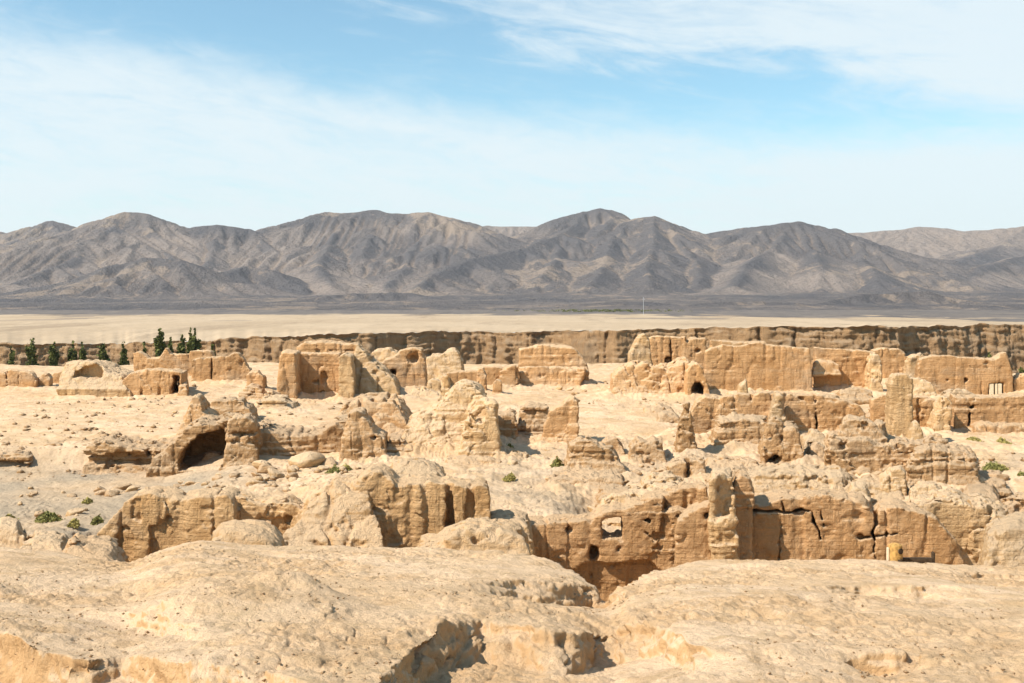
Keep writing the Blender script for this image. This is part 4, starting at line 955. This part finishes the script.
    c = B.mix(B.math('MAXIMUM', wsh, expo), c, tan)
    c = B.mix(B.ramp(n5, 0.42, 0.32, 0, 0.45), c, tan)
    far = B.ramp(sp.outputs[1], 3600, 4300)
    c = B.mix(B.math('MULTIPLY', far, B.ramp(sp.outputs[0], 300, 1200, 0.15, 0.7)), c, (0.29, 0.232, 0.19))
    nt.links.new(c, b.inputs['Base Color'])
    nt.links.new(B.bump(B.math('ADD', n3, B.math('MULTIPLY', n2, 0.8)), 1.0, 14.0), b.inputs['Normal'])
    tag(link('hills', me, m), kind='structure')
hills()
print('hills', time.time()-T0)

# ================================================================== loose rocks
def rock_mesh(seed, n=3):
    import bmesh
    bm = bmesh.new(); bmesh.ops.create_icosphere(bm, subdivisions=n, radius=1)
    V = np.array([v.co for v in bm.verts], f32)
    r = random.Random(seed)
    for k in range(9):      # planar breaks
        d = np.array([r.gauss(0, 1), r.gauss(0, 1), r.gauss(0, 1)]); d /= np.linalg.norm(d)
        o = r.uniform(.55, .85); t = V@d
        V = V-np.where(t > o, t-o, 0)[:, None]*d[None]*0.9
    V = V*(1+0.12*vn(V[:, 0]*1.8+seed, V[:, 1]*1.8, V[:, 2]*1.8)+0.06*vn(V[:, 0]*5+seed, V[:, 1]*5, V[:, 2]*5))[:, None]
    V *= np.array([r.uniform(.8, 1.3), r.uniform(.8, 1.2), r.uniform(.55, .9)])
    for v, c in zip(bm.verts, V): v.co = Vector(c)
    me = bpy.data.meshes.new('rock'); bm.to_mesh(me); bm.free()
    me.polygons.foreach_set('use_smooth', np.ones(len(me.polygons), bool))
    return me
ROCK = [rock_mesh(i) for i in range(8)]
for i, r_ in enumerate(ROCK): r_.materials.append(M['strata'] if i % 2 else M['pale'])
def rocks(zone, n, smin, smax, label, group, name='loose_rock'):
    k = 0; tries = 0
    x0 = min(p[0] for p in zone); x1 = max(p[0] for p in zone); y0 = min(p[1] for p in zone); y1 = max(p[1] for p in zone)
    while k < n and tries < 3000:
        tries += 1
        px, py = random.uniform(x0, x1), random.uniform(y0, y1)
        if poly_sdf(zone, np.array([px], f32), np.array([py], f32))[0] > 0: continue
        D = -GZ*F/(py-HZ); x = PX(px, D)
        z = float(ground_z(np.array([x]), np.array([D]), False)[0])
        s = smin*(smax/smin)**(random.random()**2.2)
        o = bpy.data.objects.new(name, random.choice(ROCK)); COL.objects.link(o)
        o.location = (x, D, z+s*0.15+0.05); o.scale = (s*random.uniform(.8, 1.4), s*random.uniform(.8, 1.2), s*random.uniform(.6, 1))
        o.rotation_euler = (random.uniform(-.4, .4), random.uniform(-.4, .4), random.uniform(0, 6.28))
        tag(o, label, 'rock', group); k += 1
rocks([(84, 470), (180, 468), (200, 474), (110, 482)], 14, .25, .75, 'loose rock fallen below the dark layered ledge left of the cave', 'rocks below the dark layered ledge')
rocks([(180, 468), (226, 470), (240, 476), (190, 478)], 10, .18, .5, 'loose rock lying in the mouth of the collapsed cave', 'rocks in the cave mouth')
rocks([(240, 466), (340, 464), (345, 476), (250, 492)], 20, .22, .85, 'loose rock at the foot of the wall with the burrow hole', 'rocks below the burrow wall')
rocks([(500, 445), (560, 445), (560, 500), (505, 500)], 26, .10, .42, 'stone on the open slope left of the large square boulder', 'stones on the open slope')
rocks([(612, 455), (668, 455), (705, 478), (690, 486), (640, 482), (600, 500), (590, 490)], 46, .16, .62, 'broken block in the rubble slope between the boulders and the bright window wall', 'rubble by the boulders')
rocks([(480, 448), (505, 446), (510, 462), (485, 464)], 10, .2, .6, 'loose rock at the right foot of the great pale sloping mound', 'rocks by the great pale mound')
rocks([(550, 380), (600, 380), (605, 396), (560, 396)], 12, .2, .5, 'stone on the bright flat below the blocky two-storey wall', 'stones on the bright flat')
rocks([(606, 352), (634, 354), (632, 366), (608, 366)], 9, .3, .9, 'rock heaped at the foot of the pale pinnacle', 'rocks by the pinnacle')
rocks([(130, 396), (180, 398), (175, 420), (90, 420)], 16, .12, .4, 'stone on the pale terrace before the roofless house', 'stones on the pale terrace')
rocks([(10, 468), (90, 470), (95, 500), (20, 505)], 14, .10, .35, 'stone in the grey gravel hollow at far left', 'stones in the gravel hollow')
rocks([(985, 480), (1060, 480), (1060, 512), (985, 512)], 30, .16, .7, 'broken block in the heap by the right edge, above the tall upright boulder', 'rubble at the right edge')
rocks([(820, 476), (905, 478), (905, 494), (820, 492)], 24, .16, .6, 'broken block among the rubble above the cracked front wall', 'rubble above the cracked front wall')
rocks([(750, 394), (770, 398), (740, 402), (720, 398)], 6, .2, .5, 'stone on the ledge below the long smooth wall', 'stones below the long wall')
rocks([(845, 386), (875, 386), (870, 398), (840, 396)], 8, .3, .7, 'fallen block at the foot of the recessed panel', 'blocks below the recessed panel')

# gravel: one mesh of many small stones
def gravel():
    V = []; Q = []
    base = np.array([(1, 0, 0), (-1, 0, 0), (0, 1, 0), (0, -1, 0), (0, 0, 1), (0, 0, -1)], f32)
    tri = np.array([(0, 2, 4), (2, 1, 4), (1, 3, 4), (3, 0, 4), (2, 0, 5), (1, 2, 5), (3, 1, 5), (0, 3, 5)], np.int32)
    def batch(D, px, s):
        x = PX(px, D); z = ground_z(x.astype(f32), D.astype(f32))
        n = len(D)
        b = base[None]*s[:, None, None]*rng.uniform(.5, 1.3, (n, 6, 1))*np.array([1, 1, .7])
        a = rng.uniform(0, 6.28, n); c, s_ = np.cos(a)[:, None], np.sin(a)[:, None]
        bx = b[..., 0]*c-b[..., 1]*s_; by = b[..., 0]*s_+b[..., 1]*c
        v = np.stack([bx+x[:, None], by+D[:, None], b[..., 2]+z[:, None]+s[:, None]*.2], -1).reshape(-1, 3)
        V.append(v); Q.append((tri[None]+np.arange(n)[:, None, None]*6+sum(len(q) for q in V[:-1])).reshape(-1, 3))
    n = 14000
    D = 7+17*rng.random(n); px = rng.uniform(-40, 1064, n); cl = vn(PX(px, D)*0.7, D*0.7, 3.0)
    k = cl > 0.02
    batch(D[k], px[k], (0.006+0.022*rng.random(k.sum())**4).astype(f32))
    n = 9000
    D = 44+90*rng.random(n)**1.6; px = rng.uniform(-60, 1084, n); cl = vn(PX(px, D)*0.16, D*0.16, 8.0)
    k = cl > 0.1
    batch(D[k], px[k], (0.05+0.26*rng.random(k.sum())**6).astype(f32))
    me = mesh_np('gravel', np.concatenate(V), np.concatenate(Q), False)
    tag(link('gravel', me, M['strata']), 'scattered pebbles and clods over the ground', 'gravel', kind='stuff')
gravel()

# ================================================================== plants
def leaf_mesh(name, pts, size, up=0.0):
    n = len(pts)
    a = rng.normal(0, 1, (n, 3)); a[:, 2] += up; a /= np.linalg.norm(a, axis=1)[:, None]
    b = np.cross(a, rng.normal(0, 1, (n, 3))); b /= np.linalg.norm(b, axis=1)[:, None]
    s = (size*rng.uniform(.5, 1.4, n))[:, None]
    L = a*s; W = b*s*0.42
    V = np.stack([pts-L*.5, pts+W, pts+L*.5, pts-W], 1).reshape(-1, 3)
    return mesh_np(name, V, np.arange(n*4).reshape(-1, 4), False)

def tube(name, pts, rads, seg=8):
    V = []
    for (x, y, z), r in zip(pts, rads):
        for k in range(seg):
            t = 2*math.pi*k/seg; V.append((x+r*math.cos(t), y+r*math.sin(t), z))
    Q = [(i*seg+k, i*seg+(k+1) % seg, (i+1)*seg+(k+1) % seg, (i+1)*seg+k) for i in range(len(pts)-1) for k in range(seg)]
    return mesh_np(name, np.array(V, f32), np.array(Q))

def poplar(px, D, ytop, w, label, lean=0.0):
    zt = PZ(ytop, D); z0 = -31.0; H = zt-z0; x = PX(px, D)
    o = empty('poplar_tree', (x, D, z0), label, 'tree', 'poplars in the canyon')
    link('trunk', tube('trunk', [(0, 0, 0), (lean*.2, 0, H*.3), (lean*.6, 0, H*.7), (lean, 0, H*.97)], [.32, .24, .13, .03]), M['bark'], (0, 0, 0), o)
    # upright boughs carry the leaf clumps
    pts = []
    nb = 46
    for i in range(nb):
        h0 = rng.uniform(.10, .86); ang = rng.uniform(0, 6.28); ln = H*rng.uniform(.10, .22)*(1.1-h0*.6)
        R0 = w*1.3*(0.55+0.6*math.sin(math.pi*min(1, (h0+.12))**0.8))*rng.uniform(.5, 1.1)
        t = rng.random(200)**.8
        r_ = R0*np.sqrt(t)*.8
        cz_ = np.minimum(H*h0+t*ln, H*1.0)
        c = np.stack([r_*np.cos(ang)+lean*cz_/H, r_*np.sin(ang), cz_], -1)
        pts.append(c+rng.normal(0, .22*w*(1-.5*h0)+.05, c.shape)*np.array([1, 1, 1.6]))
    tip = np.stack([rng.normal(0, .14*w, 60)+lean, rng.normal(0, .14*w, 60), H*rng.uniform(.86, 1.0, 60)], -1)
    pts.append(tip)
    link('crown', leaf_mesh('crown', np.concatenate(pts), .46, .8), M['poplar'], (0, 0, 0), o)
for a in [(11, 214, 347, .75, 'short dark poplar standing at far left, behind the low wall at the left edge'),
          (32, 205, 338, 1.35, 'broad dark poplar between the low edge wall and the paired rounded stubs'),
          (54, 208, 342, .95, 'slim poplar behind the paired rounded stubs'),
          (73, 212, 341, .85, 'left one of two poplars rising behind the whale-backed mound'),
          (82, 212, 341, .75, 'right one of two poplars rising behind the whale-backed mound'),
          (104, 210, 343, 1.15, 'bushy poplar at the right shoulder of the whale-backed mound'),
          (123, 206, 342, 1.0, 'poplar just left of the notched rear wall of the roofless house'),
          (144, 214, 342, .7, 'low poplar above the notch of the roofless house rear wall'),
          (160, 206, 328.5, 1.05, 'tall poplar left of the spike on the roofless house rear wall, standing above the rim'),
          (171, 212, 337, .7, 'small thin poplar just right of the spike on the rear wall'),
          (182, 210, 334.5, .85, 'middle-height forked poplar between the spike and the tallest poplar'),
          (190.5, 205, 327.5, .75, 'narrow left half of the tallest poplar pair above the roofless house'),
          (195, 206, 328, 1.05, 'tallest bushy poplar above the roofless house, right of its narrow twin'),
          (212, 216, 345, .9, 'low shaded poplar right of the tallest poplar pair'),
          (990, 190, 352, 1.1, 'dark bushy tree top showing left of the turret knob'),
          (1021, 185, 367, 1.0, 'dark tree top at the right edge below the canyon cliff')]:
    poplar(*a)

def shrub(px, py, wpx, hpx, label, dry=False):
    D = -GZ*F/(py-HZ); x = PX(px, D)
    for _ in range(4):
        z = float(ground_z(np.array([x]), np.array([D]), True)[0]); D2 = z*F/(HZ-py)
        D = D*.4+D2*.6; x = PX(px, D)
    z = float(ground_z(np.array([x]), np.array([D]), True)[0])
    w = wpx*D/F/2; h = hpx*D/F
    o = empty('desert_shrub', (x, D, z), label, 'shrub', 'low desert shrubs')
    n = int(170+26*wpx)
    cl = rng.normal(0, .45, (9, 3)); pts = []
    for c in cl:
        q = rng.normal(0, .24, (n//9*4, 3))+c*np.array([1, 1, .35]); pts.append(q)
    pts = np.concatenate(pts)*np.array([w, w, h*.8]); pts[:, 2] = np.abs(pts[:, 2])+h*.12
    pts[:, 2] *= np.clip(1.25-np.hypot(pts[:, 0], pts[:, 1])/(w*1.6), .25, 1.2)
    link('foliage', leaf_mesh('foliage', pts, max(.09, .16*h), 1.0), M['dryscrub' if dry else 'scrub'], (0, 0, 0), o)
    st = []
    for k in range(7):
        a = rng.uniform(0, 6.28); st.append((math.cos(a)*w*.6, math.sin(a)*w*.6, h*.6))
    V = []; Q = []
    for i, e in enumerate(st):
        V += [(0, .015, -.1), (.015, 0, -.1), (e[0], e[1], e[2]), (e[0]-.01, e[1], e[2])]; Q.append((4*i, 4*i+1, 4*i+2, 4*i+3))
    link('stem', mesh_np('stem', np.array(V, f32), np.array(Q), False), M['bark'], (0, 0, 0), o)
for a in [(45, 520, 22, 13, 'largest bright green shrub in the gravel hollow at left'),
          (9, 519, 11, 8, 'yellowish shrub nearest the left edge', True),
          (74, 527, 10, 10, 'dull shrub between the largest green shrub and the bow-fronted wall', True),
          (98, 526, 11, 10, 'green shrub against the left foot of the bow-fronted wall'),
          (87, 502, 8, 6, 'tiny shrub alone up the gravel slope', True),
          (334, 475, 15, 12, 'dark green shrub below the burrow hole'),
          (345, 470, 9, 8, 'yellow-green shrub right beside the dark green one below the burrow hole', True),
          (509, 454, 15, 12, 'green shrub at the right foot of the great pale mound'),
          (558, 468, 12, 14, 'upright shrub against the left side of the large square boulder'),
          (511, 480, 11, 8, 'sparse shrub on the open slope below the green one', True),
          (994, 470, 17, 10, 'round green shrub on the pale flat at right'),
          (1003, 471, 8, 7, 'small shrub touching the right side of the round green shrub', True),
          (1021, 478, 12, 8, 'shrub at the right edge of the pale flat'),
          (949, 434, 12, 6, 'dusty shrub at the foot of the tapering pale buttress', True),
          (975, 441, 14, 5, 'low flat shrub below the rightmost middle wall', True),
          (1001, 443, 12, 6, 'low shrub right of the flat one below the rightmost middle wall', True),
          (168, 472, 12, 8, 'dry tuft among the rocks left of the cave', True)]:
    shrub(*a)
# sparse scrub at the foot of the hills
pts = []
for k in range(260):
    D = rng.uniform(1000, 1120); px = rng.normal(600, 38)
    c = np.array([PX(px, D), D, np.interp(D, [1000, 1300, 1750], [-11.2, -9.0, -4.0])+.6]); pts.append(c+rng.normal(0, .6, (7, 3))*np.array([1.6, 1, .5]))
tag(link('far_scrub', leaf_mesh('far_scrub', np.concatenate(pts).astype(f32), 1.0, .5), M['poplar']), 'thin scatter of green scrub on the dark gravel plain', 'scrub', kind='stuff')

# ================================================================== small made things
def box_np(x0, x1, y0, y1, z0, z1, bev=0.01):
    import bmesh
    bm = bmesh.new(); bmesh.ops.create_cube(bm, size=1)
    for v in bm.verts: v.co = Vector(((x0+x1)/2+v.co.x*(x1-x0), (y0+y1)/2+v.co.y*(y1-y0), (z0+z1)/2+v.co.z*(z1-z0)))
    bmesh.ops.bevel(bm, geom=list(bm.edges), offset=bev, segments=2, affect='EDGES')
    return bm
def bm_obj(name, bm, mat, parent=None, loc=(0, 0, 0)):
    me = bpy.data.meshes.new(name); bm.to_mesh(me); bm.free()
    return link(name, me, mat, loc, parent)

for a, b in [(990.2, 994.6), (996.4, 998.4), (999.3, 1002.8)]:
    o = bm_obj('window_bar', box_np(PX(a, 100.8), PX(b, 100.8), 100.95, 101.35, PZ(396, 100.8), PZ(383.8, 100.8), .03), M['woodpale'], _w)
    o.location = (-_w.location.x, -_w.location.y, -_w.location.z)

import bmesh
Db = 38.8
sx = Db/F; zb_ = PZ(566, Db); xb = PX(895.5, Db)
bn = empty('litter_bin', (xb, Db, zb_), 'yellow wooden stump-shaped bin with a pale post, before the cracked front wall', 'litter bin')
def stump(r, z0, z1, bulge, wob):
    bm = bmesh.new(); seg = 28; rows = 9; L = []
    for i in range(rows):
        t = i/(rows-1); row = []
        for k in range(seg):
            a = 2*math.pi*k/seg
            q = r*(1+bulge*math.sin(math.pi*t)+wob*math.sin(5*a+i)*.5+wob*math.sin(9*a))
            row.append(bm.verts.new((q*math.cos(a), q*math.sin(a), z0+(z1-z0)*t)))
        L.append(row)
    for i in range(rows-1):
        for k in range(seg): bm.faces.new((L[i][k], L[i][(k+1) % seg], L[i+1][(k+1) % seg], L[i+1][k]))
    top = bm.verts.new((0, 0, z1+r*.35))
    mid = [bm.verts.new((c.co.x*.6, c.co.y*.6, z1+r*.24)) for c in L[-1]]
    for k in range(seg):
        bm.faces.new((L[-1][k], L[-1][(k+1) % seg], mid[(k+1) % seg], mid[k])); bm.faces.new((mid[k], mid[(k+1) % seg], top))
    return bm
r_ = 6.4*sx
bd = bm_obj('bin_body', stump(r_, 0, 21*sx, .04, .03), M['wood'], bn)
for zz in (10.3,):
    rg = bm_obj('hoop', stump(r_*1.07, (zz-.5)*sx, (zz+.5)*sx, 0, .01), M['wood'], bn)
bm = bmesh.new(); bmesh.ops.create_cone(bm, cap_ends=True, segments=20, radius1=2.9*sx, radius2=2.9*sx, depth=.05)
op = bm_obj('bin_opening', bm, M['darkwood'], bn, (3.0*sx, -r_*.93, 16.0*sx)); op.rotation_euler = (R(90), 0, R(25))
bm_obj('lower_panel', box_np(-.5*sx, 5.0*sx, -r_*1.05, -r_*.86, 2.2*sx, 8.6*sx, .02), M['darkwood'], bn)
bm_obj('post', box_np(-8.6*sx, -6.6*sx, -.07, .07, -.4, 18.5*sx, .015), M['woodpale'], bn)
fb = empty('fallen_beam', (PX(918, Db+.5), Db+.5, PZ(560, Db+.5)), 'dark timber beam with an upturned end, lying right of the yellow bin', 'beam')
bm_obj('beam', box_np(-17*sx, 14*sx, -.12, .1, -.1, 2.4*sx, .03), M['darkwood'], fb)
bm_obj('upright_end', box_np(14.1*sx, 16.6*sx, -.1, .1, -.3, 8.5*sx, .03), M['darkwood'], fb)

Dm = 780.0
mo = empty('mast', (PX(643.5, Dm), Dm, -10.6), 'thin pale mast with a short cross arm on the far plain', 'mast')
link('pole', tube('pole', [(0, 0, -.5), (0, 0, PZ(297, Dm)+10.6)], [.20, .14]), M['steel'], (0, 0, 0), mo)
bm_obj('cross_arm', box_np(-1.1, 1.1, -.35, -.1, 11.0, 11.3, .05), M['steel'], mo)

# ================================================================== air, sky, sun, camera
me = bpy.data.meshes.new('haze'); bm = box_np(-3200, 3200, -60, 5600, -45, 420, 1.0); bm.to_mesh(me); bm.free()
hz = bpy.data.materials.new('air'); hz.use_nodes = True; nt = hz.node_tree; nt.nodes.clear()
vo = nt.nodes.new('ShaderNodeVolumePrincipled'); ou = nt.nodes.new('ShaderNodeOutputMaterial')
vo.inputs['Color'].default_value = (.80, .85, .93, 1); vo.inputs['Density'].default_value = HAZE = 0.00005; vo.inputs['Anisotropy'].default_value = .2
nt.links.new(vo.outputs[0], ou.inputs['Volume'])
tag(link('haze', me, hz), 'thin pale haze lying over the plain and hills', 'haze', kind='stuff')

S = Vector((-0.68, -0.36, 0.80)).normalized()
sl = bpy.data.lights.new('sun', 'SUN'); sl.energy = 5.0; sl.angle = R(0.53); sl.color = (1.0, .915, .81)
so = bpy.data.objects.new('sun', sl); COL.objects.link(so); so.rotation_euler = S.to_track_quat('Z', 'Y').to_euler()

w = bpy.data.worlds.new('World'); scn.world = w; w.use_nodes = True
nt = w.node_tree; nt.nodes.clear(); B = NB(nt)
out = nt.nodes.new('ShaderNodeOutputWorld'); bg = nt.nodes.new('ShaderNodeBackground')
sky = nt.nodes.new('ShaderNodeTexSky'); sky.sky_type = 'NISHITA'; sky.sun_disc = False
sky.sun_elevation = math.asin(S.z); sky.sun_rotation = math.atan2(S.x, S.y)
sky.air_density = 1.0; sky.dust_density = 0.6; sky.ozone_density = 1.6; sky.altitude = 300
tc = B.new('ShaderNodeTexCoord'); d = tc.outputs['Generated']
sp = B.new('ShaderNodeSeparateXYZ'); nt.links.new(d, sp.inputs[0])
az = B.math('ARCTAN2', sp.outputs[0], sp.outputs[1]); el = B.math('ARCSINE', sp.outputs[2])
# streaked high cloud: slanted coordinates in azimuth and elevation
u = az; v = B.math('ADD', el, B.math('MULTIPLY', az, 0.13))
cb = B.new('ShaderNodeCombineXYZ'); B.put(cb.inputs[0], u); B.put(cb.inputs[1], v); cb.inputs[2].default_value = .37
uv = cb.outputs[0]
big = B.noise(B.vmul(uv, (2.2, 9.0, 1)), 1.0, 5, .55, .8)
wisp = B.noise(B.vmul(uv, (7.0, 34.0, 1)), 1.0, 8, .62, 1.2)
fine = B.noise(B.vmul(uv, (26.0, 80.0, 1)), 1.0, 7, .65, .8)
# clear lane between two cloud banks
wv = B.math('ADD', v, B.math('MULTIPLY', B.math('SUBTRACT', big, .5), .10))
wv = B.math('ADD', wv, B.math('MULTIPLY', B.math('SUBTRACT', wisp, .5), .055))
lane = B.math('SUBTRACT', 1.0, B.ramp(B.math('ABSOLUTE', B.math('SUBTRACT', wv, .200)), .0, .055))
cov = B.math('SUBTRACT', .84, B.math('MULTIPLY', lane, .72))
upm = B.math('MULTIPLY', B.ramp(wv, .19, .235), B.ramp(az, .12, -.22))
cov = B.math('SUBTRACT', cov, B.math('MULTIPLY', upm, .50))
cov = B.math('ADD', cov, B.math('MULTIPLY', B.math('SUBTRACT', wisp, .5), 1.05))
cov = B.math('ADD', cov, B.math('MULTIPLY', B.math('SUBTRACT', fine, .5), .6))
cov = B.math('SUBTRACT', cov, B.ramp(el, .19, .30, 0, .22))
cov = B.math('ADD', cov, B.ramp(az, .12, .45, 0, .30))
low = B.ramp(el, .14, .02, 0, .12)
cov = B.ramp(B.math('ADD', cov, low), .02, 1.05, 0.03, .90)
cov = B.math('MULTIPLY', cov, B.ramp(el, .75, .32, .06, 1.0))
cov = B.math('MULTIPLY', cov, B.ramp(B.math('ABSOLUTE', az), 2.2, 1.0, .25, 1.0))
skyc = B.new('ShaderNodeMix', data_type='RGBA', blend_type='MULTIPLY'); skyc.inputs[0].default_value = 1
nt.links.new(sky.outputs[0], skyc.inputs[6]); skyc.inputs[7].default_value = (1.28, 1.62, 1.50, 1)
cl = B.mix(B.ramp(el, .0, .28), (7.7, 8.5, 8.7), (7.3, 8.2, 8.6))
nt.links.new(B.mix(cov, skyc.outputs[2], cl), bg.inputs['Color'])
bg.inputs['Strength'].default_value = 0.081
nt.links.new(bg.outputs[0], out.inputs[0])

cam = bpy.data.cameras.new('camera'); co = bpy.data.objects.new('camera', cam); COL.objects.link(co)
co.location = (0, 0, 0); co.rotation_euler = (R(90), 0, 0)
cam.sensor_width = 36; cam.lens = F*36/1024; cam.shift_y = -(341.5-HZ)/1024; cam.clip_start = .1; cam.clip_end = 20000
scn.camera = co
vs = scn.view_settings; vs.view_transform = 'Standard'; vs.look = 'None'; vs.exposure = 0.52; vs.gamma = 1
try: vs.use_curve_mapping = False
except Exception: pass
scn.cycles.max_bounces = 6; scn.cycles.diffuse_bounces = 3; scn.cycles.volume_bounces = 0
scn.cycles.use_adaptive_sampling = True
print('done', time.time()-T0, len(scn.objects))
